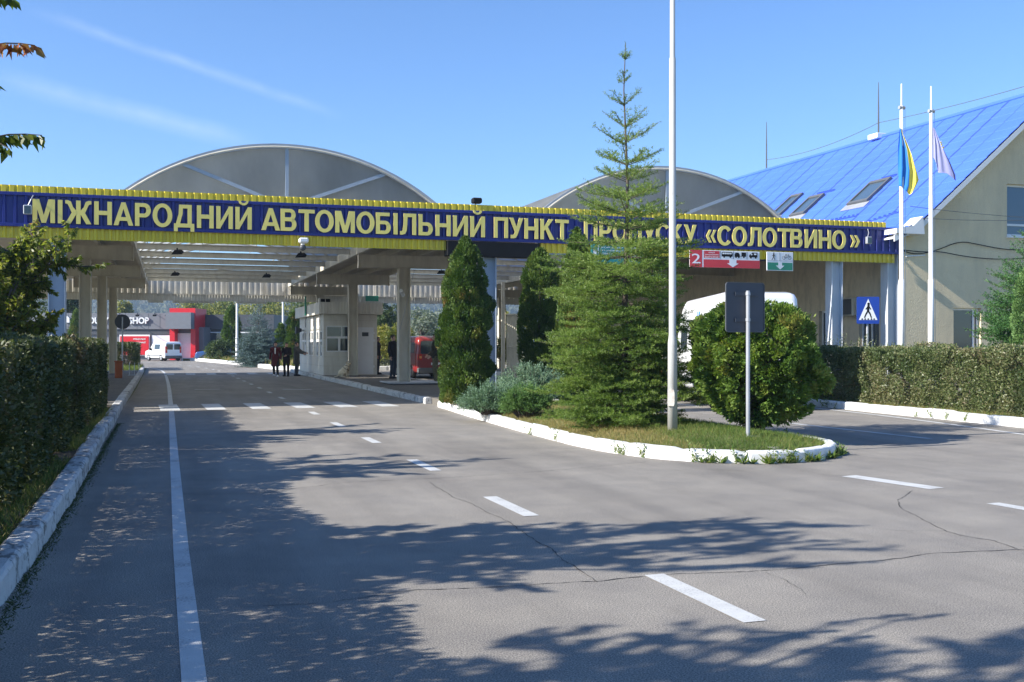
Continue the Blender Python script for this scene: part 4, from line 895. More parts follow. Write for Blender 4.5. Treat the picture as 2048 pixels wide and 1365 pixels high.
# round sign from behind, bollard and rails on the left footpath
d = 44.0; p = aD(245, 644, d); o = thing('road_sign', 'round dark road sign seen from behind on a thin post by the footpath', 'road sign', (p[0], p[1], .165))
MB().prism([(p[0] + .31 * math.cos(t), p[2] + .31 * math.sin(t)) for t in np.linspace(0, 2 * math.pi, 28)[:-1]], lambda a, b, q: (a, q, b), p[1], p[1] + .02).build('plate', M['signback'], o)
MB().tube([(p[0], p[1] - .03, .165), (p[0], p[1] - .03, p[2] + .2)], .03, 8).build('post', M['galv'], o)
p = aD(238, 757, d); o = thing('waste_bin', 'rusty orange metal box standing at the far end of the clipped hedge', 'bin', (p[0], p[1], .165)); z1 = aD(238, 722, d)[2]
MB().bbox(p[0] - .16, p[0] + .14, p[1] - .15, p[1] + .15, .165, z1 - .06, .02).build('body', M['orange'], o); MB().bbox(p[0] - .18, p[0] + .16, p[1] - .17, p[1] + .17, z1 - .06, z1, .01).build('lid', M['orange'], o)
o = thing('bike_rack', 'low steel hoop rack on the footpath beside the far kerb', 'rack', (-1.4, 47.5, .165)); first = None
for (px) in (259, 269, 278):
    p = aD(px, 751, 47.5); zz = aD(px, 726, 47.5)[2]; c = thing.__call__ if False else None
    MB().tube([(p[0], p[1], .165), (p[0], p[1], zz)], .018, 8).build('upright', M['galv'], o)
a, b = aD(256, 751, 47.4), aD(282, 751, 47.4); MB().box(a[0], b[0] - .1, a[1] - .03, a[1] + .03, .167, .2).build('base_bar', M['galv'], o)

# ================================================================== control booth
BX0, BX1, BY0, BY1 = 6.78, 9.25, 48.3, 57.4
kb = thing('control_booth', 'cream panelled passport control booth on the island under the canopy', 'booth', (8.05, 52.8, .16))
def booth_wall(nm, fn, a0, a1, z0, z1, holes):
    mb = MB(); As = sorted({a0, a1, *[h for q in holes for h in q[:2]]})
    for a, b in zip(As, As[1:]):
        hs = sorted([q for q in holes if q[0] <= a + 1e-6 and q[1] >= b - 1e-6], key=lambda q: q[2]); z = z0
        for q in hs + [(0, 0, z1, z1)]: 
            if q[2] - z > .01: mb.prism([(a, z), (b, z), (b, q[2]), (a, q[2])], fn, 0, .08)
            z = q[3]
    w_ = mb.build(nm, M['cladding'], kb); mb = MB()
    for zz in np.arange(z0 + .42, z1 - .1, .42):                                   # panel joints as slim battens
        segs = [(a0, a1)]
        for q in holes:
            if q[2] - .02 < zz < q[3] + .02: segs = [s for (a, b) in segs for s in ((a, min(b, q[0] - .03)), (max(a, q[1] + .03), b)) if s[1] - s[0] > .05]
        for a, b in segs: mb.prism([(a, zz - .012), (b, zz - .012), (b, zz + .012), (a, zz + .012)], fn, -.012, 0)
    mb.build('panel_joint', M['beige'], w_)
ff = lambda a, z, d: (a, BY0 + d, z); fl_ = lambda a, z, d: (BX0 + d, a, z); fr_ = lambda a, z, d: (BX1 - d, a, z); fb_ = lambda a, z, d: (a, BY1 - d, z)
wz0, wz1 = aY(652, 704, BY0)[2], aY(652, 652, BY0)[2]; wx0, wx1 = aY(652, 680, BY0)[0], 8.05; dx0, dx1 = aY(712, 700, BY0)[0], aY(747, 700, BY0)[0]
booth_wall('front_wall', ff, BX0, BX1, .16, 2.95, [(wx0, wx1, wz0, wz1), (dx0, dx1, .2, 2.36)])
lw = [(y, y + .62, 1.0, 2.2) for y in (48.75, 49.9, 51.9, 52.8, 54.6, 55.5)]
booth_wall('side_wall', fl_, BY0 + .08, BY1 - .08, .16, 2.95, lw); booth_wall('far_wall', fr_, BY0 + .08, BY1 - .08, .16, 2.95, []); booth_wall('rear_wall', fb_, BX0, BX1, .16, 2.95, [])
def bwin(fn, a0, a1, z0, z1, splits, barz, lower):
    mb = MB(); t = .05; R_ = lambda p, q, r, s: mb.prism([(p, r), (q, r), (q, s), (p, s)], fn, -.015, .06)
    R_(a0, a0 + t, z0, z1); R_(a1 - t, a1, z0, z1); R_(a0 + t, a1 - t, z0, z0 + t); R_(a0 + t, a1 - t, z1 - t, z1)
    if barz: R_(a0 + t, a1 - t, barz - t, barz + t)
    for s in splits: R_(s - t / 2, s + t / 2, (barz + t) if barz else z0 + t, z1 - t)
    for s in lower: R_(s - t, s + t, z0 + t, barz - t)
    f = mb.build('window', M['trim'], kb); m2 = MB(); m2.prism([(a0 + t / 2, z0 + t / 2), (a1 - t / 2, z0 + t / 2), (a1 - t / 2, z1 - t / 2), (a0 + t / 2, z1 - t / 2)], fn, .03, .04); m2.build('pane', M['glass'], f); return f
bwin(ff, wx0, wx1, wz0, wz1, [wx0 + (wx1 - wx0) * .62], wz0 + (wz1 - wz0) * .55, [wx0 + (wx1 - wx0) * .52])
for q in lw: bwin(fl_, q[0], q[1], q[2], q[3], [], 1.75, [])
mb = MB(); mb.prism([(dx0 + .0, .2), (dx1, .2), (dx1, 2.36), (dx0, 2.36)], ff, .0, .06); dr = mb.build('door', M['trim'], kb); tag(dr, 'white panelled door')
mb = MB()
for (z0, z1) in ((.3, 1.18), (1.28, 2.24)):
    for (a0, a1, b0, b1) in ((dx0 + .1, dx0 + .14, z0, z1), (dx1 - .14, dx1 - .1, z0, z1), (dx0 + .14, dx1 - .14, z0, z0 + .04), (dx0 + .14, dx1 - .14, z1 - .04, z1)): mb.prism([(a0, b0), (a1, b0), (a1, b1), (a0, b1)], ff, -.018, 0)
mb.build('moulding', M['trim'], dr); MB().prism([(dx0 + .28, 1.95), (dx0 + .58, 1.95), (dx0 + .58, 2.13), (dx0 + .28, 2.13)], ff, -.012, 0).build('notice', M['darkgrey'], dr)
mb = MB()
for zz in (.55, 1.75, 2.1): mb.prism([(dx1 - .02, zz - .05), (dx1 + .05, zz - .05), (dx1 + .05, zz + .05), (dx1 - .02, zz + .05)], ff, -.045, -.001)
mb.build('hinge', M['trim'], dr); MB().tube([(dx0 + .05, BY0 - .05, 1.2), (dx0 + .05, BY0 - .05, 1.32)], .015, 6).build('handle', M['galv'], dr)
ov = .22; zf0, zf1 = 2.96, 3.5
mb = corr(BX0 - ov, BX1 + ov, BY0 - ov, zf0, zf1, .13, .02, .4); mb.build('fascia', M['cladding'], kb)
MB().box(BX0 - ov, BX0 - ov + .03, BY0 - ov + .01, BY1 + ov, zf0, zf1).build('fascia', M['cladding'], kb); MB().box(BX1 + ov - .03, BX1 + ov, BY0 - ov + .01, BY1 + ov, zf0, zf1).build('fascia', M['cladding'], kb)
MB().box(BX0 - ov + .031, BX1 + ov - .031, BY0 - ov + .012, BY1 + ov, zf0 + .01, zf0 + .05).build('soffit', M['beige'], kb); MB().box(BX0 - ov + .031, BX1 + ov - .031, BY0 - ov + .012, BY1 + ov, zf1 - .08, zf1 - .04).build('roof', M['galv'], kb)
p = aY(649, 604, 49.1); o = thing('air_conditioner', 'boxy beige fan unit sitting on the flat roof of the booth', 'air conditioner', (p[0], p[1], zf1 - .04)); MB().bbox(p[0] - .28, p[0] + .28, p[1] - .2, p[1] + .25, zf1 - .035, zf1 + .22, .03).build('casing', M['beige'], o)
for k in (-.1, .13): MB().prism([(p[0] + k - .1, zf1), (p[0] + k + .1, zf1), (p[0] + k + .1, zf1 + .18), (p[0] + k - .1, zf1 + .18)], lambda a, z, d: (a, p[1] - .2 - d, z), .001, .01).build('grille', M['black'], o)
p = aX(603, 661, BX0 - .15); o = thing('loudspeaker', 'dark horn loudspeaker fixed on the side wall of the booth', 'loudspeaker', (p[0], p[1], p[2] - .15)); MB().hull([(p[0] - .3, p[1] - .2, p[2] - .18), (p[0] - .3, p[1] + .2, p[2] - .18), (p[0] - .3, p[1] - .2, p[2] + .18), (p[0] - .3, p[1] + .2, p[2] + .18), (p[0], p[1] - .08, p[2] - .08), (p[0], p[1] + .08, p[2] - .08), (p[0], p[1] + .08, p[2] + .08), (p[0], p[1] - .08, p[2] + .08)]).build('horn', M['darkgrey'], o); MB().tube([(p[0], p[1], p[2]), (BX0, p[1], p[2])], .03, 6).build('bracket', M['galv'], o)
mb = MB()
for y in (49.2, 51.4, 54.4): mb.tube([(BX0 - .02, y, 2.95), (BX0 - .06, y + .1, 2.75), (BX0 - .02, y + .3, 2.45)], .012, 5)
mb.build('cable', M['black'], kb)
p = aX(612, 610, BX0 - ov - .03); MB().box(p[0] - .06, p[0], p[1] - .12, p[1] + .12, zf0 + .05, zf1 + .45).build('marker_board', M['signgreen'], kb)
for y in (48.9, 50.1, 52.1, 54.8): MB().box(BX0 - .012, BX0 - .003, y, y + .22, 1.2, 1.55).build('notice', M['signwhite'], kb)

# ================================================================== tax-free shop far behind
a = aD(100, 715, 108); 
dirv = Vector((.94, -.34, 0)).normalized(); nrm = Vector((-dirv.y, dirv.x, 0)) * -1      # front normal towards the camera
org = Vector(aD(410, 715, 104)); org.z = 0
sh = thing('roadside_shop', 'single storey grey panelled shop with a red portal and white SHOP letters', 'shop', org)
def sf(u, z, d): q = org + dirv * u - nrm * d; return (q.x, q.y, z)                     # u to the right, d into the building
def sbox(nm, u0, u1, d0, d1, z0, z1, mat, b=0): mb = MB(); mb.prism([(u0, z0), (u1, z0), (u1, z1), (u0, z1)], sf, d0, d1); return mb.build(nm, mat, sh)
def spx(px):                                                                            # column in the photo -> u on the front plane
    t = (px - 1024) / F; v = Vector((t * CA + SA, -t * SA + CA, 0)); det = dirv.x * v.y - dirv.y * v.x; return -(org.x * v.y - org.y * v.x) / det
uR = spx(412); uP0, uP1 = spx(345), spx(395); dm = 104
zz = lambda y: EYE + (HZ - y) * 105 / F
sbox('wall', spx(60), uR - .3, .3, 12, 0, zz(655), M['shopgrey']); 
sbox('fascia', spx(60), uP0 - .02, 0, 11.9, zz(659), zz(627), M['shopgrey']); sbox('fascia', uP0 - .02, uP1 - .02, -1.9, -.85, zz(659), zz(627), M['shopgrey']) ; tag(sbox('fascia', uP1, uR + 6.2, 2.2, 11.6, zz(659), zz(629), M['shopdark']), 'grey fascia with its shade painted in darker')
sbox('wall', uP1, uR + 5.8, 2.5, 11.5, 0, zz(660), M['shopdark'])  # right wing: shaded side painted as a darker grey on fascia and wall
sbox('portal', uP0, uP0 + .5, -.8, 1.0, 0, zz(659), M['shopred']); sbox('portal', uP1 - .42, uP1 + .05, -.8, 2.6, 0, zz(659), M['shopred']); sbox('portal', uP0, uP1 + .05, -.82, 2.6, zz(659) + .003, zz(618), M['shopred'])
sbox('door', uP0 + .52, uP1 - .43, .0, .1, 0, zz(667), M['trim'])
sbox('window', spx(302), uP0 - .1, .2, .29, .4, zz(671), M['signwhite'])
sbox('window_band', spx(60), uP0 - .1, .15, .29, zz(670), zz(662), M['shopdark'])
bn = sbox('banner', spx(238), spx(299), .1, .19, .4, zz(670), M['trim']); sbox('banner', spx(240), spx(297), .02, .09, .5, zz(673), M['shopred'])
for i, s in enumerate(('СПЕЦІАЛЬНІ', 'ПРОПОЗИЦІЇ')): textmb(s, spx(266), spx(291), zz(681) - i * .32, zz(677) - i * .32, lambda q, b, d: sf(q, b, .015 - d), .02, .012).build('lettering', M['trim'], bn)
sbox('window', uP1 + .3, uR + 5.0, 2.35, 2.49, .3, zz(664), M['trim']); sbox('pane', uP1 + .5, uR + 4.8, 2.3, 2.345, .5, zz(666), M['glass'])
for (s, p0, p1) in (('DUTY', 180, 219), ('FREE', 224, 253), ('SHOP', 259, 299)):
    textmb(s, spx(p0), spx(p1), zz(648.5), zz(635.5), lambda q, b, d: sf(q, b, -.02 - d), .03, .16).build('lettering', M['trim'], sh)
MB().prism([(spx(132), zz(646)), (spx(140), zz(646)), (spx(140), zz(637)), (spx(136), zz(633)), (spx(132), zz(637))], sf, -.15, -.01).build('lettering', M['trim'], sh)
mb = MB()
for px in (238, 274, 308, 332): mb.tube([sf(spx(px), zz(627), .1), sf(spx(px) + .7, zz(632), -1.6)], .03, 5); mb.bbox(*(lambda q: (q[0] - .18, q[0] + .18, q[1] - .1, q[1] + .1, q[2] - .12, q[2] + .05))(sf(spx(px) + .7, zz(632), -1.7)))
mb.build('floodlight', M['black'], sh)
mb = MB()
for px in range(90, 345, 23): mb.prism([(spx(px) - .015, zz(658)), (spx(px) + .015, zz(658)), (spx(px) + .015, zz(628)), (spx(px) - .015, zz(628))], sf, -.012, -.003)
mb.build('panel_joint', M['shopdark'], sh)
# street lamps beyond the canopy
for (px, y0, ytop, d, lb) in ((474, 712, 570, 85, 'white street lamp pole beside the far blue spruce, nearer the shop'), (566, 690, 560, 95, 'white street lamp pole rising behind the far columnar conifers, nearer the booth')):
    p = aD(px, y0, d); z = lambda y: EYE + (HZ - y) * d / F
    o = pole('street_lamp', lb, 'street lamp', p[0], p[1], .2, [(.2, z(675), .13, .12), (z(674), 7.2, .10, .08)], M['whitesteel'], 10)
    MB().tube([(p[0], p[1], 7.1), (p[0] - .3, p[1] - .1, 7.5), (p[0] - 1.0, p[1] - .3, 7.6)], .05, 6).build('arm', M['whitesteel'], o); MB().bbox(p[0] - 1.5, p[0] - .9, p[1] - .45, p[1] - .2, 7.52, 7.66, .03).build('lamp_head', M['galv'], o)
    if px == 566: MB().tube([(p[0], p[1], z(607)), (p[0] - .25, p[1], z(603))], .04, 6).build('stub_arm', M['whitesteel'], o)

# ================================================================== vegetation tools
def unit(v): return v / (np.linalg.norm(v, axis=-1, keepdims=True) + 1e-9)
def leaves(C, D, L, Wd, fold=.25, up=None):
    """diamond leaves: centres of stalk C, directions D, length L, width Wd (arrays)"""
    n = len(C); D = unit(D); r = rng.normal(size=(n, 3)) if up is None else up + rng.normal(size=(n, 3)) * .45
    S = unit(np.cross(D, r)); Nn = np.cross(S, D); L = np.broadcast_to(L, n)[:, None]; Wd = np.broadcast_to(Wd, n)[:, None]
    m = C + D * L * .45 + Nn * L * fold * .3
    return np.stack([C, m + S * Wd / 2, C + D * L, m - S * Wd / 2], 1)
def sphere_dirs(n): return unit(rng.normal(size=(n, 3)))
class Nz:
    def __init__(s, seed, k=7): r = np.random.default_rng(seed); s.K = r.normal(size=(k, 3)); s.p = r.uniform(0, 6.28, k)
    def __call__(s, P, f): return np.sin(P @ (s.K.T * f) + s.p).mean(1) * 1.6
def boxhedge(name, label, x0, x1, y0, y1, z0, z1, n, L, mat, group=None, seed=1, ragged=.05, topsh=.0):
    nz = Nz(seed); u = rng.random((n, 3)); face = rng.random(n)
    dep = np.where(rng.random(n) < .3, rng.uniform(0, .5, n), rng.exponential(.09, n))                                                    # most leaves near the clipped faces
    P = np.stack([x0 + u[:, 0] * (x1 - x0), y0 + u[:, 1] * (y1 - y0), z0 + u[:, 2] * (z1 - z0)], 1)
    A_ = [(x1 - x0) * (y1 - y0), (y1 - y0) * (z1 - z0), (y1 - y0) * (z1 - z0), (x1 - x0) * (z1 - z0), (x1 - x0) * (z1 - z0)]; c = np.cumsum(A_) / sum(A_)
    Nv = np.zeros((n, 3))
    for k, (ax, side, sg) in enumerate(((2, z1, 1), (0, x0, -1), (0, x1, 1), (1, y0, -1), (1, y1, 1))):
        m = (face <= c[k]) & (face > (c[k - 1] if k else -1)); P[m, ax] = side - sg * dep[m]; Nv[m, ax] = sg
    b = nz(P, 2.2)[:, None] * ragged + nz(P, 7.)[:, None] * ragged * .6; P = P + Nv * b
    keep = (nz(P, 5.) > -1.25); P, Nv = P[keep], Nv[keep]; P, cd, cv = clumpify(P, Nv, 420, ragged * .7, .10, 1, seed)
    D = Nv * .7 + rng.normal(size=P.shape) * .7 + np.array([0, 0, .35])
    sz = rng.uniform(.7, 1.25, len(P)) * L; V = leaves(P, D, sz, sz * .55)
    var = np.clip(.45 + .22 * nz(P, 1.4) + cv * .14 + rng.normal(size=len(P)) * .17, 0, 1)
    o = thing(name, label, 'hedge', ((x0 + x1) / 2, (y0 + y1) / 2, z0), group); quads('foliage', V, var, mat, o)
    mb = MB()
    for k in range(int((y1 - y0) * (x1 - x0) * 5)):
        x, y = rng.uniform(x0 + .15, x1 - .15), rng.uniform(y0 + .1, y1 - .1); p = Vector((x, y, z0 - .03))
        mb.tube([p, p + Vector((rng.normal() * .1, rng.normal() * .1, (z1 - z0) * .45)), p + Vector((rng.normal() * .2, rng.normal() * .2, (z1 - z0) * .92))], [.014, .010, .005], 4)
    mb.build('stems', M['bark'], o, fix=False); return o
def crown_shape(n, prof, H, z0, seed, ragged, depth=.13):
    """points near the surface of a solid of revolution: prof(t) -> radius, t in 0..1"""
    nz = Nz(seed); t = rng.random(n * 3); r = np.array([prof(q) for q in t]); keep = rng.random(n * 3) < (r + .06) / (r.max() + .06); t, r = t[keep][:n], r[keep][:n]; m = len(t)
    a = rng.uniform(0, 2 * np.pi, m); dirs = np.stack([np.cos(a), np.sin(a), np.zeros(m)], 1)
    base = np.stack([np.cos(a) * r, np.sin(a) * r, z0 + t * H], 1)
    bump = nz(base, 2.6) * ragged + nz(base, 7.5) * ragged * .7
    rr = r * (1 + bump) - np.minimum(rng.exponential(depth, m), r * .9)
    P = np.stack([np.cos(a) * rr, np.sin(a) * rr, z0 + t * H + rng.normal(size=m) * .02], 1); return P, dirs, t, nz
def clumpify(P, dirs, K, off, pull, zs=1.0, seed=0):
    r = np.random.default_rng(seed); c = P[r.integers(0, len(P), K)]; best = np.full(len(P), 1e9); idx = np.zeros(len(P), int)
    for k in range(K):
        d = ((P - c[k]) ** 2 * np.array([1, 1, zs])).sum(1); m = d < best; best[m] = d[m]; idx[m] = k
    o_ = r.normal(size=K) * off; P = P * (1 - pull) + c[idx] * pull + dirs * o_[idx][:, None]; return P, r.normal(size=(K, 3))[idx], r.normal(size=K)[idx]
def columnar(name, label, x, y, z0, H, rad, n, mat, cat='conifer', L=.07, seed=3, group=None, top=(2.6, .6), lean=0, upv=1.0, rag=.22):
    prof = lambda t: rad * min(1, .74 + t * 1.4) * (1 - min(1, t) ** top[0]) ** top[1] + .02
    P, dirs, t, nz = crown_shape(n, prof, H, 0, seed, rag, .11); P[:, 0] += lean * t * H; tf = nz(P, 8.) > .85; P[tf] += dirs[tf] * rng.uniform(.02, .11, (tf.sum(), 1)) + np.array([0, 0, .05])
    P, cd, cv = clumpify(P, dirs, max(40, int(n / 190)), rad * .036, .16, .35, seed)
    D = dirs * .75 + np.array([0, 0, upv]) + rng.normal(size=P.shape) * .34 + cd * .28
    sz = rng.uniform(.7, 1.35, len(P)) * L; V = leaves(P, D, sz, sz * rng.uniform(.32, .5, len(P)), .3)
    var = np.clip(.42 + .22 * nz(P, 1.6) + .12 * nz(P, 5) + cv * .13 + rng.normal(size=len(P)) * .11, 0, .82); br = (nz(P, 3.3) > .8) & (rng.random(len(P)) < .45); var[br] = 1
    o = thing(name, label, cat, (x, y, z0), group); quads('crown', V + np.array([x, y, z0]), var, mat, o)
    MB().tube([(x, y, z0 - .05), (x, y, z0 + H * .5), (x + lean * H * .8, y, z0 + H * .88)], [.06, .045, .01], 6).build('trunk', M['bark'], o); return o
def deciduous(name, label, x, y, z0, H, rad, n, mat, L, trunk=.12, seed=5, group=None, cat='tree', zc=.58, ez=.45, clumps=26, br=True, droop=.3, flat=1.0):
    nz = Nz(seed); r = np.random.default_rng(seed); cz = z0 + H * zc; o = thing(name, label, cat, (x, y, z0), group)
    cc = unit(r.normal(size=(clumps, 3))) * r.uniform(.35, .95, (clumps, 1)) ** .6; cc = cc * np.array([rad, rad * flat, H * ez]) * .88; cr = r.uniform(.22, .42, clumps) * rad
    k = r.integers(0, clumps, n); d = unit(r.normal(size=(n, 3))); q = r.random(n) ** .45
    P = cc[k] + d * (cr[k] * q)[:, None]; P += np.array([x, y, cz]); P[:, 2] = np.maximum(P[:, 2], z0 + .15)
    D = d * .6 + r.normal(size=(n, 3)) * .6 - np.array([0, 0, droop]); sz = r.uniform(.7, 1.3, n) * L
    V = leaves(P, D, sz, sz * .48, .25); var = np.clip(.42 + .25 * nz(P, 3 / rad) + (r.random(clumps) - .5)[k] * .5 + r.normal(size=n) * .15, 0, 1)
    quads('crown', V, var, mat, o); mb = MB(); top = Vector((x, y, cz + H * ez * .45)); mid = Vector((x + rad * .05, y, z0 + H * .35))
    mb.tube([(x, y, z0 - .1), mid, top], [trunk, trunk * .75, trunk * .15], 7)
    if br:
        for i in range(clumps):
            e = Vector(cc[i]) + Vector((x, y, cz)); s = Vector((x, y, z0)).lerp(top, r.uniform(.28, .7)); m_ = s.lerp(e, .5) + Vector((0, 0, -.05 * rad)); mb.tube([s, m_, e], [trunk * .32, trunk * .2, trunk * .06], 4, caps=False)
    mb.build('trunk', M['bark'], o, fix=False); return o
def spruce(name, label, x, y, z0, H, rmax, mat, cat='spruce', seed=2, whorl=.36, nl=.026, dens=75, group=None, prof=None, upt=.55, nwh=6, sec=.42, sparse_top=True, nw=.30):
    r = np.random.default_rng(seed); o = thing(name, label, cat, (x, y, z0), group); segs = []; mb = MB()     # segs: (p0, p1, weight)
    tr = [Vector((x, y, z0 - .1))] + [Vector((x + .03 * math.sin(i * 1.3 + seed), y + .03 * math.cos(i * 1.7), z0 + H * i / 8)) for i in range(1, 9)]
    rt = .055 * H / 6.5; mb.tube(tr, [rt * 1.5 * (1 - i / 8.6) ** 1.5 + .004 for i in range(9)], 7)
    prof = prof or (lambda dtop: min(rmax, .10 + .38 * dtop) if dtop < 2.6 else min(rmax, .10 + .38 * 2.6 + .20 * (dtop - 2.6)))
    ax = lambda zz: Vector((x + .03 * math.sin(zz / H * 8 * 1.3 + seed) * min(1, zz / H * 3), y, z0 + zz))
    dt = .30 * H / 6.5; 
    segs.append((ax(H - dt), ax(H)))
    while dt < H - .15:
        R0 = prof(dt); main = True; cnt = int(nwh + dt * .55) if dt > .9 else 4; a0 = r.uniform(0, 6.28)
        for b in range(cnt):
            a = a0 + 2 * math.pi * b / cnt + r.normal() * .22; Lb = R0 * r.uniform(.6, 1.2); fr = dt / H
            el = R(48 - 62 * min(1, fr * 1.35)) + r.normal() * .08
            base = ax(H - dt + r.normal() * .03); d = Vector((math.cos(a) * math.cos(el), math.sin(a) * math.cos(el), math.sin(el)))
            ns = max(3, int(Lb / .14)); pts = [base]; dd = d.copy(); tip_up = .10 + .16 * fr
            for i in range(ns):
                s = (i + 1) / ns; dd = (dd + Vector((0, 0, (tip_up * (s - .35)) * .8))).normalized(); pts.append(pts[-1] + dd * (Lb / ns))
            mb.tube(pts, [max(.003, .003 + .007 * Lb * (1 - i / ns)) for i in range(ns + 1)], 4, caps=False)
            for i in range(ns):
                if (i + .5) / ns > .25 or fr < .3: segs.append((pts[i], pts[i + 1]))
                s = (i + .6) / ns; rem = Lb * (1 - s)
                for sd in (-1, 1, 0):
                    if sd == 0 and r.random() > .5: continue
                    if s < .12 or (r.random() < .42 - .7 * max(0, dt / H - .2)): continue
                    ls = min(.62, (rem * sec + .07)) * r.uniform(.6, 1.15)
                    side = pts[i + 1] - pts[i]; lat = side.cross(Vector((0, 0, 1))).normalized() * sd
                    sdv = (side.normalized() * .8 + lat * .85 + Vector((0, 0, (.25 if sd == 0 else .06) + r.normal() * .16))).normalized()
                    p0 = pts[i].lerp(pts[i + 1], r.random()); p1 = p0 + sdv * ls * .55; p2 = p1 + (sdv + Vector((0, 0, .20))).normalized() * ls * .45
                    segs.append((p0, p1)); segs.append((p1, p2))
                    if ls > .22:
                        for q in range(int(ls / .075)):
                            pp = p0.lerp(p2, (q + .7) / (ls / .075 + .4)); lv = sdv.cross(Vector((0, 0, 1))).normalized() * (1 if q % 2 else -1)
                            e = pp + (sdv * .75 + lv * .8 + Vector((0, 0, .12 + r.normal() * .15))).normalized() * ls * .36 * r.uniform(.6, 1.2); segs.append((pp, e))
        dt += whorl * (.75 + .5 * r.random()) * max(.55, min(1.0, 1.0 - .17 * (dt * 6.5 / H - 1.2))) * H / 6.5
    A0 = np.array([s[0][:] for s in segs]); B0 = np.array([s[1][:] for s in segs]); ln = np.linalg.norm(B0 - A0, axis=1)
    k = np.maximum(2, (ln * dens * np.clip(1.15 - .95 * (A0[:, 2] - z0) / H * .95, .72, 1)).astype(int)); idx = np.repeat(np.arange(len(segs)), k); n = len(idx); t = r.random(n)[:, None]
    C = A0[idx] * (1 - t) + B0[idx] * t; d = unit(B0 - A0)[idx]; rn = r.normal(size=(n, 3)); rn[:, 2] += .25; perp = unit(rn - d * (rn * d).sum(1, keepdims=True))
    D = d * .75 + perp; sz = r.uniform(.75, 1.25, n) * nl; V = leaves(C, D, sz, sz * nw, .05)
    tip = np.repeat(np.arange(len(segs)) % 3 == 0, k) * .1; nz = Nz(seed); var = np.clip(.45 + .2 * nz(C, 1.5) + (r.random(len(segs))[idx] - .5) * .45 + t[:, 0] * .15, 0, 1)
    quads('crown', V, var, mat, o); mb.build('trunk', M['bark'], o, fix=False); return o
def frondbush(name, label, cat, x, y, z0, rx, ry, H, nb, mat, seed, spread=1.0, nl=.035, up=.55, dens=80):
    """low juniper: many feathery branches arching out of one root"""
    r = np.random.default_rng(seed); o = thing(name, label, cat, (x, y, z0)); segs = []; mb = MB()
    for b in range(nb):
        a = r.uniform(0, 6.28); rad = r.random() ** .5; e = Vector((x + rx * rad * math.cos(a), y + ry * rad * math.sin(a), z0 + H * (.35 + .65 * r.random()) * (1.05 - .55 * rad ** 2)))
        p0 = Vector((x + rx * .35 * rad * math.cos(a), y + ry * .35 * rad * math.sin(a), z0)); m = p0.lerp(e, .55) + Vector((0, 0, H * .12)); pts = [p0, p0.lerp(m, .6), m, e]
        mb.tube(pts, [.010, .008, .006, .003], 4, caps=False)
        for i in (1, 2):
            for s in np.linspace(.1, 1, 5):
                q = pts[i].lerp(pts[i + 1], s); dv = (pts[i + 1] - pts[i]).normalized()
                for _ in range(3):
                    d = (dv * .9 + Vector(r.normal(size=3)) * .55 + Vector((0, 0, up * .5))).normalized(); segs.append((q, q + d * r.uniform(.07, .16)))
    A0 = np.array([s[0][:] for s in segs]); B0 = np.array([s[1][:] for s in segs]); ln = np.linalg.norm(B0 - A0, axis=1); k = np.maximum(2, (ln * dens).astype(int)); idx = np.repeat(np.arange(len(segs)), k); n = len(idx); t = r.random(n)[:, None]
    C = A0[idx] * (1 - t) + B0[idx] * t; d = unit(B0 - A0)[idx]; D = d + r.normal(size=(n, 3)) * .45; sz = r.uniform(.7, 1.3, n) * nl
    V = leaves(C, D, sz, sz * .3, .1); nz = Nz(seed); var = np.clip(.45 + .25 * nz(C, 2.5) + (r.random(len(segs))[idx] - .5) * .5, 0, 1); quads('crown', V, var, mat, o); mb.build('trunk', M['bark'], o, fix=False); return o

# ------------------------------------------------------------------ planting on the island
def atd(px, d): q = aD(px, 700, d); return q[0], q[1]
x, y = atd(931, 24.9); columnar('columnar_thuja', 'tall dense columnar thuja nearest the white island kerb, left of the others', x, y, ih(x, y), 3.95, .63, 72000, M['thuja'], L=.060, seed=4)
x, y = atd(1080, 26.0); columnar('columnar_thuja', 'columnar thuja in the middle of the island row with a dark shaded side', x, y, ih(x, y), 3.72, .52, 46000, M['thuja'], L=.062, seed=8, top=(4.5, .55))
x, y = atd(1150, 24.2); columnar('columnar_thuja', 'columnar thuja with browned foliage pressed against the tall spruce', x, y, ih(x, y), 4.05, .46, 42000, M['thuja'], L=.062, seed=12, lean=.01, top=(3.4, .6))
x, y = atd(1252, 17.6); spruce('spruce_tree', 'tall young green spruce with a thin leader rising above the sign', x, y, ih(x, y), 6.38, 1.6, M['needle'], seed=21, dens=190, nl=.040, sec=.56, nwh=6, nw=.24, prof=lambda d: .06 + .22 * d if d < .7 else min(1.46, .22 + .37 * (d - .7)))
# round thuja
x, y = atd(1516, 16.9); zb = ih(x, y); n = 76000; P, dirs, t, nz = crown_shape(n, lambda t: 1.05 * math.sqrt(max(0, 1 - (2 * max(t, .0) - 1) ** 2)) ** .85 * (1 - .16 * max(0, 1 - t / .45)), 2.02, .10, 31, .30, .20); hole = (nz(P, 3.0) < -.62) & (rng.random(len(P)) < .75); P, dirs, t = P[~hole], dirs[~hole], t[~hole]; tuft = nz(P, 9.0) > .9; P[tuft] += dirs[tuft] * rng.uniform(.03, .20, (tuft.sum(), 1)) + np.array([0, 0, .03])
P, cd, cv = clumpify(P, dirs, 420, .040, .22, 1, 77); D = dirs * .9 + np.stack([0 * t, 0 * t, (t - .35) * 1.6], 1) + rng.normal(size=P.shape) * .38 + cd * .35; sz = rng.uniform(.7, 1.4, len(P)) * .066; V = leaves(P, D, sz, sz * rng.uniform(.3, .5, len(P)), .3)
var = np.clip(.42 + .2 * nz(P, 1.8) + .10 * nz(P, 5.5) + cv * .15 + rng.normal(size=len(P)) * .11, 0, .8); var[(nz(P, 4.1) > 1.0) & (rng.random(len(P)) < .6)] = 1
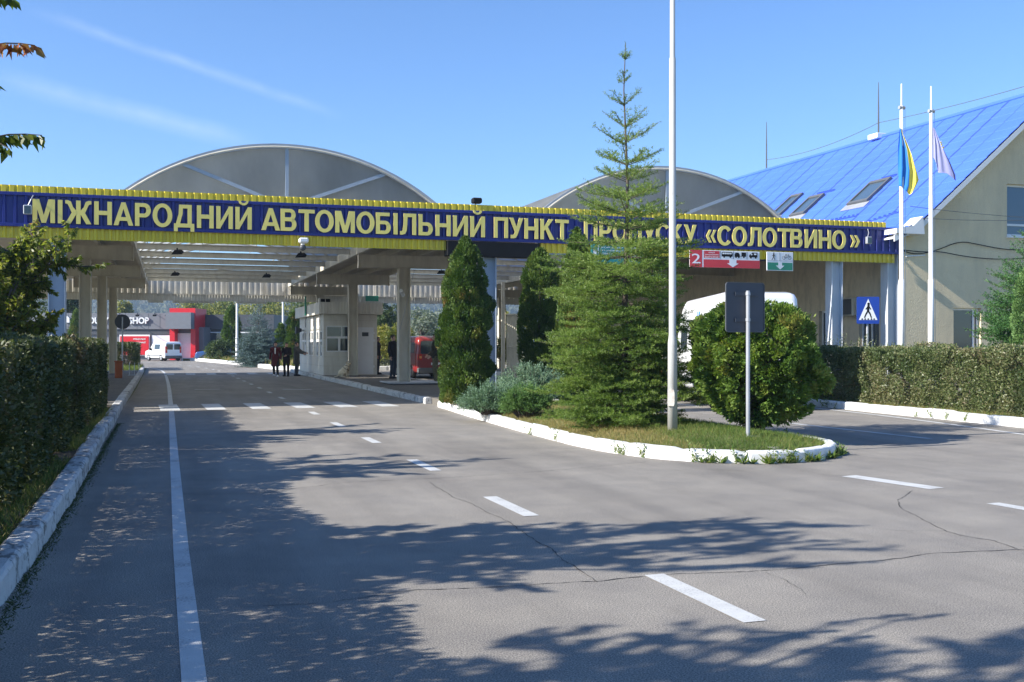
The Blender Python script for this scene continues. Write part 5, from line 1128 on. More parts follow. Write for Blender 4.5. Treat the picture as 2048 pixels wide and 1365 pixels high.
o = thing('round_thuja', 'big clipped round thuja bush standing behind the grey sign post', 'bush', (x, y, zb)); quads('crown', V + np.array([x, y, zb]), var, M['thujaball'], o)
mb = MB()
for k in range(7): a = k * .9; mb.tube([(x + .05 * math.cos(a), y + .05 * math.sin(a), zb - .05), (x + .15 * math.cos(a), y + .15 * math.sin(a), zb + .5), (x + .6 * math.cos(a), y + .6 * math.sin(a), zb + 1.3)], [.05, .035, .01], 6)
for k in range(160):
    a, e = rng.uniform(0, 6.28), rng.uniform(.2, 1.9); rr_ = 1.0 * math.sqrt(max(.05, 1 - (e - 1.05) ** 2)); mb.tube([(x, y, zb + .3 + e * .3), (x + rr_ * .8 * math.cos(a), y + rr_ * .8 * math.sin(a), zb + e)], [.012, .004], 4, caps=False)
mb.build('trunk', M['bark'], o, fix=False)
x, y = atd(988, 21.6); frondbush('juniper_bush', 'low spreading blue green juniper beside the nearest thuja', 'juniper', x, y, ih(x, y), .72, .6, .62, 330, M['juniper'], 41)
x, y = atd(1052, 20.3); frondbush('juniper_bush', 'small bright green juniper tuft just behind the white kerb', 'juniper', x, y, ih(x, y), .48, .45, .62, 240, M['junigreen'], 42, up=.9)
x, y = atd(1062, 23.0); frondbush('juniper_bush', 'grey green juniper spreading behind the other two below the dark thuja', 'juniper', x, y, ih(x, y), .85, .7, .85, 300, M['juniper'], 43)
# hedges
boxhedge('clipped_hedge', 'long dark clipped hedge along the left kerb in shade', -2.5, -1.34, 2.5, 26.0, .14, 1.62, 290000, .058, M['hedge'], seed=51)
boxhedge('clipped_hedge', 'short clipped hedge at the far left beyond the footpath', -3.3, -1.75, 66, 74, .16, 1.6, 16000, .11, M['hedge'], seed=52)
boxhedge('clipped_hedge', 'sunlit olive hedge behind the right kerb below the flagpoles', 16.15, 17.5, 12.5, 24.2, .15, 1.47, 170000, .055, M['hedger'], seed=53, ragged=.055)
# loose shoots over the right hedge
C = []; D = []
for k in range(60):
    bx_, by_ = rng.uniform(16.3, 17.2), rng.uniform(20, 24.3); h = rng.uniform(.1, .45) * (1 if by_ > 22 else .5); q = np.linspace(0, 1, 16)
    C += [(bx_ + .05 * s, by_, 1.42 + h * s) for s in q]; D += [tuple(rng.normal(size=3) + np.array([0, 0, .8])) for s in q]
quads('shoots', leaves(np.array(C), np.array(D), .05, .02), rng.random(len(C)) * .6, M['hedger'], [ob_ for ob_ in bpy.data.objects if ob_.name.startswith('clipped_hedge') and 'sunlit' in ob_.get('label', '')][0])
# conifers at the right edge behind the hedge
x, y = atd(2056, 26.5); spruce('cypress_tree', 'bright green feathery conifer at the right edge before the gable window', x, y, x * 0 + .15, 4.25, 1.5, M['cypress'], 'conifer', 61, whorl=.32, nl=.058, dens=62, prof=lambda d: min(1.3, .25 + .55 * d), nwh=9, sec=.5, nw=.34)
x, y = atd(2050, 25.3); columnar('columnar_juniper', 'slim upright blue green juniper in front of the feathery conifer', x, y, .15, 3.2, .36, 14000, M['junigreen'], L=.06, seed=62)
# cherry trees along the left, behind the hedge
def cherry(x, y, z0, H, rad, label, seed, limbs, n_per=26, L=.10, sprigs=()):
    """limbs: list of branch end points; leaves hang in tufts along the twigs"""
    r = np.random.default_rng(seed); o = thing('cherry_tree', label, 'tree', (x, y, z0), None); mb = MB(); C, D = [], []; V0 = Vector((x, y, z0))
    fork = V0 + Vector((0, 0, H * .33)); mb.tube([V0 - Vector((0, 0, .1)), V0 + Vector((.02, .03, H * .18)), fork], [.085, .075, .065], 8)
    def twig(p, d, ln, rad_, lvl):
        ns = 5; pts = [p]; dd = d.normalized()
        for i in range(ns): dd = (dd + Vector(r.normal(size=3)) * .10 + Vector((0, 0, .02 if lvl < 2 else -.05))).normalized(); pts.append(pts[-1] + dd * ln / ns)
        mb.tube(pts, [max(.003, rad_ * (1 - .75 * i / ns)) for i in range(ns + 1)], 5 if lvl < 2 else 4, caps=False)
        if lvl < 2:
            for i in range(1, ns + 1):
                for _ in range(2 if lvl == 0 else 2):
                    q = pts[i - 1].lerp(pts[i], r.random()); nd = (dd + Vector(r.normal(size=3)) * .65 + Vector((0, 0, .12))).normalized(); twig(q, nd, ln * r.uniform(.24, .42), rad_ * .45, lvl + 1)
        if lvl >= 1:
            for i in range(n_per if lvl == 2 else n_per // 2):
                s = r.random() * ns; k = min(ns - 1, int(s)); q = pts[k].lerp(pts[k + 1], s - k); dv = pts[k + 1] - pts[k]
                C.append(q[:]); v = dv.normalized() * .6 + Vector(r.normal(size=3)) * .5 + Vector((0, 0, -.75)); D.append(v[:])
    for e in limbs:
        e = Vector(e); d = e - fork; twig(fork - Vector((0, 0, r.uniform(0, H * .08))), d, d.length * .95, .045, 0)
    for (p0, p1, nlf) in sprigs:
        p0, p1 = Vector(p0), Vector(p1); mb.tube([fork, fork.lerp(p0, .5) + Vector((0, 0, .25)), p0], [.03, .02, .008], 5, caps=False); pts = [p0.lerp(p1, i / 6) + Vector((0, 0, .05 * math.sin(i / 6 * 3.1))) for i in range(7)]
        mb.tube(pts, [.006 - .0007 * i for i in range(7)], 5)
        for i in range(nlf):
            t_ = (i + .5) / nlf; k = min(5, int(t_ * 6)); q = pts[k].lerp(pts[k + 1], t_ * 6 - k); C.append(q[:]); D.append((r.normal() * .5 + .25, r.normal() * .5, -1.0 + r.normal() * .3))
    C = np.array(C); D = np.array(D); sz = r.uniform(.7, 1.25, len(C)) * L; ns0 = sum(q[2] for q in sprigs); sz[len(sz) - ns0:] *= .62; V = leaves(C, D, sz, sz * .40, .5); nz = Nz(seed); hh = (C[:, 2] - z0) / H
    var = np.clip(.32 + .22 * nz(C, 1.6) + r.normal(size=len(C)) * .17 + np.clip(hh - .8, 0, 1) * 1.4, 0, 1); 
    ns_ = sum(q[2] for q in sprigs)
    if ns_: var[-ns_:] = rng.uniform(0, .35, ns_); var[len(var) - ns_:len(var) - ns_ + sprigs[0][2]] = rng.uniform(.8, 1, sprigs[0][2])
    quads('crown', V, var, M['cherry'], o); mb.build('trunk', M['bark'], o, fix=False); return o
def ringlimbs(x, y, H, rad, n, seed, up=.95):
    r = np.random.default_rng(seed); out = [(x + r.normal() * .2, y + r.normal() * .2, H * up)]
    for i in range(n): a = 2 * math.pi * i / n + r.normal() * .25; k = rad * r.uniform(.7, 1.05); out.append((x + k * math.cos(a), y + k * math.sin(a), H * r.uniform(.55, .92)))
    return out
T = (-3.0, 18.6); lim = [aD(p, q, d) for (p, q, d) in ((120, 480, 17.6), (70, 482, 17.2), (40, 475, 17.8), (10, 480, 17), (-60, 440, 17), (75, 600, 16.6), (40, 640, 16.3), (110, 650, 16.9), (20, 600, 16), (-40, 560, 16), (-120, 480, 17), (95, 540, 17.8), (-20, 520, 16.5), (50, 560, 17), (-90, 620, 15.5), (-160, 560, 15))]
cherry(*T, .14, 3.7, 1.6, 'leafy cherry tree with reddish tips leaning over the left hedge', 71, lim, 40, .088)
for (x, y, H, rad, sd_, nb, lb) in ((-3.7, 13.0, 4.4, 1.2, 72, 8, 'cherry tree left of the frame behind the hedge, next to the visible leafy one'), (-3.3, 7.6, 5.2, 1.2, 73, 9, 'cherry tree left of the frame whose shadow crosses the middle of the road'), (-3.6, 3.2, 5.2, 1.5, 74, 10, 'cherry tree beside the viewer whose shadow covers the near road'), (-3.4, -.6, 5.4, 1.5, 75, 9, 'cherry tree behind the viewer at the left verge')):
    lim = ringlimbs(x, y, H, rad, nb, sd_); sp = ()
    if sd_ == 74: sp = [(aD(-110, 140, 4.3), aD(70, 92, 4.4), 60), (aD(-120, 330, 4.2), aD(84, 272, 4.3), 70), (aD(-120, 20, 4.2), aD(30, 0, 4.3), 50), (aD(-140, 170, 4.0), aD(-4, 178, 4.1), 40), (aD(-120, 290, 4.3), aD(20, 300, 4.2), 45)]
    cherry(x, y, .14, H, rad, lb, sd_, lim, 32, .10, sp)
# ------------------------------------------------------------------ far trees, hill
def fd(px, d, off=0): q = aD(px, 700, d); return q[0], q[1]
k = 0
for (px, d, ytop, hw, mt, lb) in ((245, 150, 590, 22, 'autumn', 'slim yellowing tree rising above the shop roof'), (395, 165, 590, 48, 'autumn', 'broad autumn tree behind the red shop portal'), (440, 150, 583, 60, 'autumn', 'yellow green tree behind the right end of the shop'), (520, 140, 575, 55, 'autumn', 'yellow green tree straight behind the far blue spruce'), (600, 150, 568, 70, 'autumn', 'pale green autumn tree behind the roof of the booth'), (660, 155, 575, 55, 'darktree', 'dark green tree half hidden behind the booth'),
        (770, 90, 590, 32, 'darktree', 'dark leafy tree just right of the booth'), (845, 100, 612, 45, 'silver', 'silvery leaved tree above the red van'), (800, 110, 640, 30, 'silver', 'low silvery shrub tree behind the island column'), (905, 120, 600, 40, 'silver', 'silvery tree behind the nearest thuja'), (140, 110, 560, 30, 'darktree', 'dark tree left of the shop behind the cherry leaves'), (60, 120, 540, 70, 'darktree', 'large dark tree at the far left behind the cherry leaves'), (1010, 95, 610, 22, 'autumn', 'small autumn tree seen through the gap beside the metal gate')):
    x, y = fd(px, d); H = EYE + (HZ - ytop) * d / F; rad = hw * d / F; k += 1
    slim = H / rad > 3
    deciduous('autumn_tree' if mt == 'autumn' else 'leafy_tree', lb, x, y, 0, H, rad, 5200, M[mt], .40 if d > 120 else .26, .22, 80 + k, 'trees beyond the checkpoint', zc=.52, ez=.46, clumps=38)
for (px, d, ytop, hw, lb) in ((463, 92, 612, 17, 'dark columnar conifer beside the far end of the shop'), (562, 84, 650, 11, 'shorter columnar conifer left of the booth'), (588, 80, 622, 17, 'taller columnar conifer touching the corner of the booth'), (152, 98, 618, 13, 'columnar conifer at the left end of the shop front')):
    x, y = fd(px, d); columnar('columnar_conifer', lb, x, y, .2, EYE + (HZ - ytop) * d / F - .2, hw * d / F, 6000, M['thuja'], L=.22, seed=int(px))
x, y = fd(517, 72); spruce('blue_spruce', 'broad blue spruce on the far verge behind the walking people', x, y, .2, 4.2, 1.75, M['bluespruce'], 'spruce', 91, whorl=.26, nl=.07, dens=34, prof=lambda d: min(1.85, .15 + .52 * d), nwh=9, nw=.35)
x, y = fd(437, 90); deciduous('round_shrub', 'dark green rounded shrub on the far verge before the shop', x, y, .2, 1.75, 1.25, 5000, M['darktree'], .16, .06, 95, cat='shrub', zc=.5, ez=.48, br=False)
x, y = fd(783, 63.5); deciduous('wall_shrub', 'yellow green shrub spilling over the far hedge right of the booth', x, y, .3, 2.5, 1.5, 5000, M['autumn'], .16, .06, 96, cat='shrub', zc=.6, ez=.35)
boxhedge('clipped_hedge', 'pale mixed hedge beyond lane two right of the booth', 9, 17, 64, 65.5, .2, 2.0, 22000, .11, M['silver'], seed=97)
x, y = fd(1003, 58); deciduous('red_shrub', 'reddish shrub beside the post of the metal gate', x, y, .1, 2.0, .6, 1500, M['autumn'], .12, .05, 98, cat='shrub')
def hillmesh():
    nx, ny = 150, 26; vs, fs = [], []; nzz = Nz(5)
    for j in range(ny):
        for i in range(nx):
            a = R(-52 + 84 * i / (nx - 1)); d = 620 + 34 * j; t = j / (ny - 1); x, y = d * math.sin(a), d * math.cos(a)
            hgt = (36 + 14 * math.sin(a * 5 + 1) + 9 * math.sin(a * 11)) * (math.sin(min(1, t * 1.25) * math.pi / 2)) * (1 - .25 * max(0, t - .8) * 5 * .3) * 1.35
            hgt += 3.2 * math.sin(i * 1.9 + j) * t + 2.5 * math.sin(i * .83 - j * 1.3) * t; vs.append((x, y, hgt - 2))
    for j in range(ny - 1):
        for i in range(nx - 1): fs.append((j * nx + i, j * nx + i + 1, (j + 1) * nx + i + 1, (j + 1) * nx + i))
    return vs, fs
hv, hf = hillmesh(); tag(MB().add(hv, hf).build('hills', M['turf'], None, True), kind='structure')
HV = np.array(hv); n = 80000; fi = np.array(hf)[rng.integers(0, len(hf), n)]; wgt = rng.dirichlet((1, 1, 1, 1), n); P = (HV[fi] * wgt[..., None]).sum(1); P[:, 2] += rng.uniform(0, 4, n)
nz = Nz(9); V = leaves(P, rng.normal(size=P.shape) + np.array([0, 0, 1.2]), rng.uniform(2.5, 5.5, n), rng.uniform(2, 4, n), .3); tag(quads('hill_forest', V, np.clip(.45 + .35 * nz(P, .012) + rng.normal(size=n) * .2, 0, 1), M['forest']), kind='stuff')

# ------------------------------------------------------------------ grass, weeds, stones
def blades(C, Lm, wd, droop=.35):
    n = len(C); D = rng.normal(size=(n, 3)) * .45 + np.array([0, 0, 1]); L = rng.uniform(.5, 1.4, n) * Lm; D = unit(D); S = unit(np.cross(D, rng.normal(size=(n, 3)))); tip = C + D * L[:, None] + rng.normal(size=(n, 3)) * np.array([1, 1, .2]) * (L * droop)[:, None]
    return np.stack([C - S * wd / 2, C + S * wd / 2, tip + S * wd * .12, tip - S * wd * .12], 1)
n = 70000; X = rng.uniform(6.2, 9.4, n); Y = rng.uniform(12.3, 26, n) ; Y = 12.3 + (Y - 12.3) * rng.random(n) ** .6; ok = isl_in(X, Y) & (isl_d(X, Y) > .02); X, Y = X[ok], Y[ok]; Z = isl_h(X, Y) - .01; C = np.stack([X, Y, Z], 1)
nz = Nz(15); lush = np.clip(.5 + .5 * nz(C, 1.1), 0, 1); var = np.clip(.80 - .75 * lush * (.4 + .6 * (X > 7.0)) + rng.normal(size=len(X)) * .16, 0, 1)
tag(quads('grass', blades(C, .05 + .035 * lush.mean(), .006) , var, M['grass']), kind='stuff')
n = 26000; X = rng.uniform(-1.75, -1.14, n); Y = 2 + 24 * rng.random(n) ** 1.2; C = np.stack([X, Y, np.full(n, .13)], 1); keep = Nz(16)(C, 1.6) > -.5; C = C[keep]; tag(quads('grass', blades(C, .09, .008), rng.random(len(C)) * .8, M['grass']), kind='stuff')
n = 16000; X = rng.uniform(15.5, 16.3, n); Y = rng.uniform(8, 25, n); C = np.stack([X, Y, np.full(n, .145)], 1); keep = X > 15.42 + (Y - 13) * .045 + .2; C = C[keep]; tag(quads('grass', blades(C, .06, .007), rng.random(len(C)), M['grass']), kind='stuff')
n = 16000; X = rng.uniform(-2, 9, n); Y = rng.uniform(64, 104, n); C = np.stack([X, Y, np.full(n, .2)], 1); fx_ = np.interp(Y, [64, 70, 82, 96, 104], [7.2, 6.3, 5.6, 3.6, 2.2]); C = C[X > fx_]; tag(quads('grass', blades(C, .35, .05), rng.random(len(C)), M['grass']), kind='stuff')
n = 5000; X = rng.uniform(-5, -1.5, n); Y = rng.uniform(60, 72, n); C = np.stack([X, Y, np.full(n, .165)], 1); tag(quads('grass', blades(C, .18, .03), rng.random(n) * .6, M['grass']), kind='stuff')
n = 9000; Y = 2.5 + 20 * rng.random(n) ** 1.3; X = -.935 + .02 * (Y > 17) * -1 + np.abs(rng.normal(size=n)) * .045; C = np.stack([X, Y, np.full(n, .002)], 1); C[:, 2] -= .006; tag(quads('moss', blades(C, .016, .010, .8), rng.random(len(C)), M['moss']), kind='stuff')
def weedmesh(seed, kind):
    r = np.random.default_rng(seed); C, D, L, Wd = [], [], [], []
    if kind == 0:                                       # dandelion-like rosette
        for i in range(14): a = r.uniform(0, 6.28); e = r.uniform(.3, 1.25); C.append((0, 0, .01)); D.append((math.cos(a) * math.cos(e), math.sin(a) * math.cos(e), math.sin(e))); L.append(r.uniform(.10, .2)); Wd.append(r.uniform(.025, .04))
    else:
        for i in range(6):
            a = r.uniform(0, 6.28); d = np.array([math.cos(a) * .45, math.sin(a) * .45, 1]); h = r.uniform(.12, .24)
            for s in np.linspace(.1, 1, 9): C.append(tuple(d * h * s)); D.append(tuple(r.normal(size=3) + np.array([0, 0, .5]))); L.append(r.uniform(.03, .06)); Wd.append(.018)
    return leaves(np.array(C), np.array(D), np.array(L), np.array(Wd), .4), r.random(len(C))
protos = []
front = [p for p in gi if p.y < 19.5]; fr = resample(front, .1); cnt = 0
for i in range(64):
    k = int(min(.97, abs(rng.normal(.58, .22))) * len(fr)); p = fr[k]; d = (fr[min(k + 1, len(fr) - 1)] - fr[max(0, k - 1)]).normalized(); out = Vector((d.y, -d.x)) * .03; kd = 0 if (p.x > 6.5 and rng.random() < .75) else 1
    if len(protos) < 8 or not [q for q in protos if q['k'] == kd]:
        V, var = weedmesh(200 + i, kd); o = quads('weed', V, var, M['weed']); tag(o, 'leafy green weed sprouting at the foot of the white island kerb', 'weed', 'weeds along the island kerb'); o['k'] = kd; protos.append(o)
    else:
        o = [q for q in protos if q['k'] == kd][int(rng.integers(0, 100)) % len([q for q in protos if q['k'] == kd])].copy(); COL.objects.link(o)
    s = rng.uniform(.7, 1.2); o.location = (p.x + out.x, p.y + out.y, 0); o.rotation_euler = (0, 0, rng.uniform(0, 6.28)); o.scale = (s, s, s)
wk = [q for q in protos if q['k'] == 1]
for i in range(9):
    o = wk[i % len(wk)].copy(); COL.objects.link(o); yv = rng.uniform(14, 24); xv = float(np.interp(yv, [13, 18.4, 21, 24.5], [15.25, 15.6, 15.65, 15.75])) - .05; o.location = (xv, yv, 0); o.rotation_euler = (0, 0, i); o['label'] = 'small green weed growing at the foot of the white right kerb'; o['group'] = 'weeds along the right kerb'
for q in bpy.data.objects:
    if 'k' in q.keys(): del q['k']
for (px, py, s, lb) in ((1548, 884, .12, 'flat pale stone in the grass at the front of the island'), (1510, 873, .12, 'rounded stone beside the foot of the grey sign post'), (1560, 868, .10, 'small light stone under the right side of the round bush'), (1475, 862, .14, 'pale stone at the back of the grass left of the sign post')):
    x, y = G(px, py, .26); z0 = ih(x, y); pts = [(x + s * rng.normal() * .6, y + s * rng.normal() * .45, z0 + max(-.02, s * .4 * rng.random() - .03)) for _ in range(26)]; tag(MB().hull(pts).build('stone', M['stone']), lb, 'stone')

# ================================================================== vehicles
def lathe_wheel(o, x, y, r, w, sgn):
    def ringmesh(prof, n=24):
        vs, fs = [], []
        for k in range(n):
            a = 2 * math.pi * k / n
            for (rr_, xx) in prof: vs.append((x + sgn * xx, y + rr_ * math.cos(a), r + rr_ * math.sin(a)))
        m = len(prof)
        for k in range(n):
            for j in range(m - 1): fs.append((k * m + j, k * m + j + 1, ((k + 1) % n) * m + j + 1, ((k + 1) % n) * m + j))
        return MB().add(vs, fs)
    t = ringmesh([(.3 * r, -w), (.9 * r, -w), (r, -w * .8), (r, -w * .15), (.92 * r, 0), (.66 * r, -.005), (.64 * r, -.03)]).build('wheel', M['tyre'], o, True)
    ringmesh([(.65 * r, -.03), (.62 * r, -.012), (.5 * r, -.035), (.2 * r, -.02), (.02 * r, -.015)]).build('rim', M['rim'], t, True)
def van(name, label, cat, L, Wd, prof, zb, waist, paint, tumble=.09, corner=.16, endr=.22, wheels=None, wr=.33, sidewin=(), rearwin=None, rear='lift', bumper_z=.55, plate=True, lightz=(.9, 1.3), frontwin=None, group=None, mirror=None, stripes=()):
    """local frame: rear face at y=0 looking to -y, nose at y=L; prof = [(y, roof z)]"""
    o = thing(name, label, cat, (0, 0, 0), group); py = np.array([p[0] for p in prof]); pz = np.array([p[1] for p in prof])
    zt = lambda y: float(np.interp(y, py, pz)) - (endr * .5 * (1 - math.sqrt(max(0, 1 - max(0, 1 - y / (endr)) ** 2))) if y < endr else 0)
    def hw(y, z):
        h = Wd / 2 - tumble * max(0, z - waist) / max(.3, (max(pz) - waist)); T = zt(y)
        if z > T - corner: q = min(1, (z - (T - corner)) / corner); h -= corner * (1 - math.sqrt(max(0, 1 - q * q)))
        if z < zb + .12: h -= .06 * (1 - (z - zb) / .12)
        for e in (y, L - y):
            if e < endr: h -= endr * .55 * (1 - math.sqrt(max(0, 1 - (1 - e / endr) ** 2)))
        return h
    ys = sorted(set(list(np.linspace(0, L, 48)) + list(py) + [endr * k / 6 for k in range(7)] + [L - endr * k / 6 for k in range(7)])); m = 22; vs, fs = [], []
    for y in ys:
        T = zt(y); sec = []
        for j in range(m): q = j / (m - 1); z = zb + (T - zb) * (q if q < .8 else .8 + .2 * math.sin((q - .8) / .2 * math.pi / 2)); sec.append((hw(y, z), y, z))
        vs += sec + [(-a, b, c) for a, b, c in reversed(sec)]
    n = 2 * m
    for i in range(len(ys) - 1):
        for j in range(n): fs.append((i * n + j, i * n + (j + 1) % n, (i + 1) * n + (j + 1) % n, (i + 1) * n + j))
    for i, rev in ((0, 0), (len(ys) - 1, 1)):
        for j in range(m - 1): fs.append(tuple(i * n + k for k in (j, j + 1, n - 2 - j, n - 1 - j)))
    body = MB().add(vs, fs).build('body', paint, o); body.data.polygons.foreach_set('use_smooth', [abs(p.normal.y) < .95 for p in body.data.polygons])
    def sidepatch(nm, y0, y1, z0, z1, mat, s, d=.006, r=.06):
        pts = rr(y0, y1, z0, z1, r, 4); mb = MB(); A_ = [(s * (hw(y, z) + d), y, z) for y, z in pts]; B_ = [(s * (hw(y, z) - .02), y, z) for y, z in pts]; n_ = len(pts)
        return mb.add(A_ + B_, [tuple(range(n_))] + [(k, (k + 1) % n_, n_ + (k + 1) % n_, n_ + k) for k in range(n_)]).build(nm, mat, o)
    def rearpatch(nm, x0, x1, z0, z1, mat, d=.006, r=.05, th=.02): return MB().prism(rr(x0, x1, z0, z1, r, 4), lambda a, b, q: (a, q, b), -d, th).build(nm, mat, o)
    for s in (-1, 1):
        for q in sidewin: sidepatch('side_window', *q, M['glass'], s)
        sidepatch('tail_light', .015, .16, lightz[0], lightz[1], M['redlight'], s, .008, .02); 
        for q in stripes: sidepatch('stripe', *q, s, .004, .01)
        sidepatch('side_moulding', .6, L - .7, zb + .22, zb + .30, M['bumper'], s, .012, .02)
    for (x0, x1, z0, z1) in (rearwin or []): rearpatch('rear_window', x0, x1, z0, z1, M['glass'])
    for s in (-1, 1):
        a, b = sorted((s * (Wd / 2 - .27), s * (Wd / 2 - .13))); f = rearpatch('tail_light', a, b, lightz[0], lightz[1], M['redlight'], .012, .03); mid = (lightz[0] + lightz[1]) / 2
        g = MB().prism(rr(a + .02, b - .02, mid - .06, mid + .04, .02, 3), lambda p, q, d: (p, d, q), -.016, -.012).build('indicator', M['amber'], f)
    MB().bbox(-Wd / 2 + .05, Wd / 2 - .05, -.09, .10, zb - .02, bumper_z, .04).build('bumper', M['bumper'], o); MB().bbox(-Wd / 2 + .05, Wd / 2 - .05, L - .12, L + .07, zb - .02, bumper_z, .04).build('bumper', M['bumper'], o)
    if plate: rearpatch('number_plate', -.26, .26, bumper_z + .12, bumper_z + .23, M['signwhite'], .014, .01)
    if frontwin:
        (y0, z0), (y1, z1) = frontwin; a, b = hw(y0, z0) - .1, hw(y1, z1) - .14; nrm_ = Vector((0, z1 - z0, y0 - y1)).normalized() * .012
        MB().hull([tuple(Vector(p) + nrm_ * k) for p in ((-a, y0, z0), (a, y0, z0), (b, y1, z1), (-b, y1, z1)) for k in (-1, 1)]).build('windscreen', M['glass'], o)
    for wy_ in wheels:
        for s in (-1, 1):
            MB().prism([(wy_ + (wr + .06) * math.cos(t), wr + (wr + .06) * math.sin(t)) for t in np.linspace(0, math.pi, 17)] + [(wy_ - wr - .06, zb), (wy_ + wr + .06, zb)], lambda a, b, d: (s * (Wd / 2 - .035 + d), a, b), -.2, .012).build('wheel_arch', M['black'], o)
            lathe_wheel(o, s * (Wd / 2 + .02), wy_, wr, .2, s)
    if mirror:
        for s in (-1, 1): MB().bbox(*sorted((s * (Wd / 2), s * (Wd / 2 + .2))), mirror[0] - .06, mirror[0] + .06, mirror[1] - .12, mirror[1] + .1, .03).build('mirror', M['black'], o)
    MB().box(-Wd / 2 + .15, Wd / 2 - .15, .3, L - .3, zb - .06, zb + .02).build('underbody', M['black'], o)
    return o
def put(o, x, y, rz, z=0): o.location = (x, y, z); o.rotation_euler = (0, 0, rz)
# big white van in the right lane, tail towards us
o = van('white_van', 'big white delivery van queueing behind the round bush and the grey sign', 'van', 6.3, 1.95, [(0, 2.80), (.5, 2.86), (4.6, 2.82), (4.9, 2.66), (5.55, 1.75), (5.9, 1.25), (6.3, 1.0)], .38, 1.3, M['vanwhite'], wheels=(1.05, 5.2), wr=.35, sidewin=((4.0, 4.85, 1.45, 2.05),), rearwin=((-.75, -.06, 1.45, 2.5), (.06, .75, 1.45, 2.5)), frontwin=((5.5, 1.75), (4.95, 2.5)), mirror=(5.0, 1.6), stripes=((2.6, 2.75, .7, 2.45, M['flagblue']), (2.85, 2.92, .7, 2.45, M['flagblue'])))
q = aD(1524, 700, 25.0); ang = math.atan2(875 + 60 - 1024, F); put(o, q[0], q[1], -A - ang * 1.0)
# red van at the booth, lane two
o = van('red_van', 'red passenger van stopped beside the island in lane two, seen from behind', 'van', 4.9, 1.9, [(0, 1.86), (.35, 1.95), (3.1, 1.95), (3.4, 1.88), (4.1, 1.22), (4.75, 1.05), (4.9, .85)], .30, 1.05, M['vanred'], wheels=(.95, 4.0), wr=.33, sidewin=((.45, 1.6, 1.18, 1.66), (1.75, 2.7, 1.18, 1.66), (2.85, 3.4, 1.18, 1.62)), rearwin=((-.74, .74, 1.14, 1.72),), frontwin=((4.05, 1.26), (3.45, 1.85)), mirror=(3.4, 1.2), lightz=(.86, 1.14), bumper_z=.52)
q = aX(835, 700, 10.62); put(o, 10.62 + .95, 46.2, R(1.0))
# small white van before the shop, parked at an angle
o = van('white_van', 'small white passenger van parked in front of the red banner of the shop', 'van', 4.3, 1.75, [(0, 1.74), (.3, 1.80), (2.3, 1.80), (2.6, 1.72), (3.25, 1.12), (4.1, .95), (4.3, .75)], .26, 1.02, M['vanwhite'], wheels=(.75, 3.45), wr=.31, sidewin=((1.0, 2.15, 1.08, 1.55), (2.25, 2.85, 1.08, 1.5)), rearwin=((-.68, -.06, 1.06, 1.56), (.06, .68, 1.06, 1.56)), frontwin=((3.2, 1.15), (2.65, 1.70)), mirror=(2.75, 1.1), lightz=(.75, 1.35), bumper_z=.5)
q = aD(347, 722, 97); put(o, q[0], q[1], -A + R(43))
for (px, d, lb) in ((450, 97, 'blue car partly hidden behind the dark rounded shrub'), (478, 99, 'dark blue car roof showing behind the white lamp pole by the shop')):
    o = van('parked_car', lb, 'car', 4.2, 1.7, [(0, .95), (.5, 1.02), (1.0, 1.42), (2.4, 1.45), (3.1, .98), (4.0, .85), (4.2, .7)], .24, .85, M['carblue'], wheels=(.8, 3.35), wr=.3, sidewin=((.95, 1.6, .98, 1.3), (1.7, 2.5, .98, 1.3)), rearwin=None, frontwin=((3.05, 1.0), (2.45, 1.40)), lightz=(.62, .8), bumper_z=.48, corner=.1, plate=False)
    q = aD(px, 722, d); put(o, q[0] + 1.6, q[1], R(75), 0)

# ================================================================== people and dog
M['skin'] = pm('skin', (.50, .30, .22), .55, .05, 6); M['haird'] = pm('dark_hair', (.018, .013, .011), .5, .2, 30)
def cloth(nm, c): return pm(nm, c, .9, .18, 9, bump=.3, bscale=60)
def hand(mb, wrist, fwd, side, palm_n, curl=.5, s=1.0):
    """palm, four unequal bent fingers and a thumb; fwd, side, palm_n unit vectors"""
    wv, f, sd_, pn = Vector(wrist), Vector(fwd).normalized(), Vector(side).normalized(), Vector(palm_n).normalized()
    for k in (-1, 0, 1): mb.cap(wv + sd_ * .018 * k * s, wv + f * .085 * s + sd_ * .024 * k * s, .017 * s, .014 * s, 8)
    for k, ln in ((-1.5, .062), (-.5, .074), (.5, .080), (1.5, .070)):
        p0 = wv + f * .085 * s + sd_ * .0185 * k * s; d1 = (f + pn * curl * .5).normalized(); p1 = p0 + d1 * ln * .5 * s; d2 = (f + pn * curl * 1.4).normalized(); p2 = p1 + d2 * ln * .5 * s
        mb.cap(p0, p1, .0095 * s, .009 * s, 6); mb.cap(p1, p2, .009 * s, .0075 * s, 6)
    t0 = wv + f * .03 * s + sd_ * .03 * s; t1 = t0 + (f * .6 + sd_ * .7 + pn * .3).normalized() * .035 * s; mb.cap(t0, t1, .012 * s, .0105 * s, 6); mb.cap(t1, t1 + (f * .9 + sd_ * .2 + pn * .4).normalized() * .03 * s, .0105 * s, .008 * s, 6)
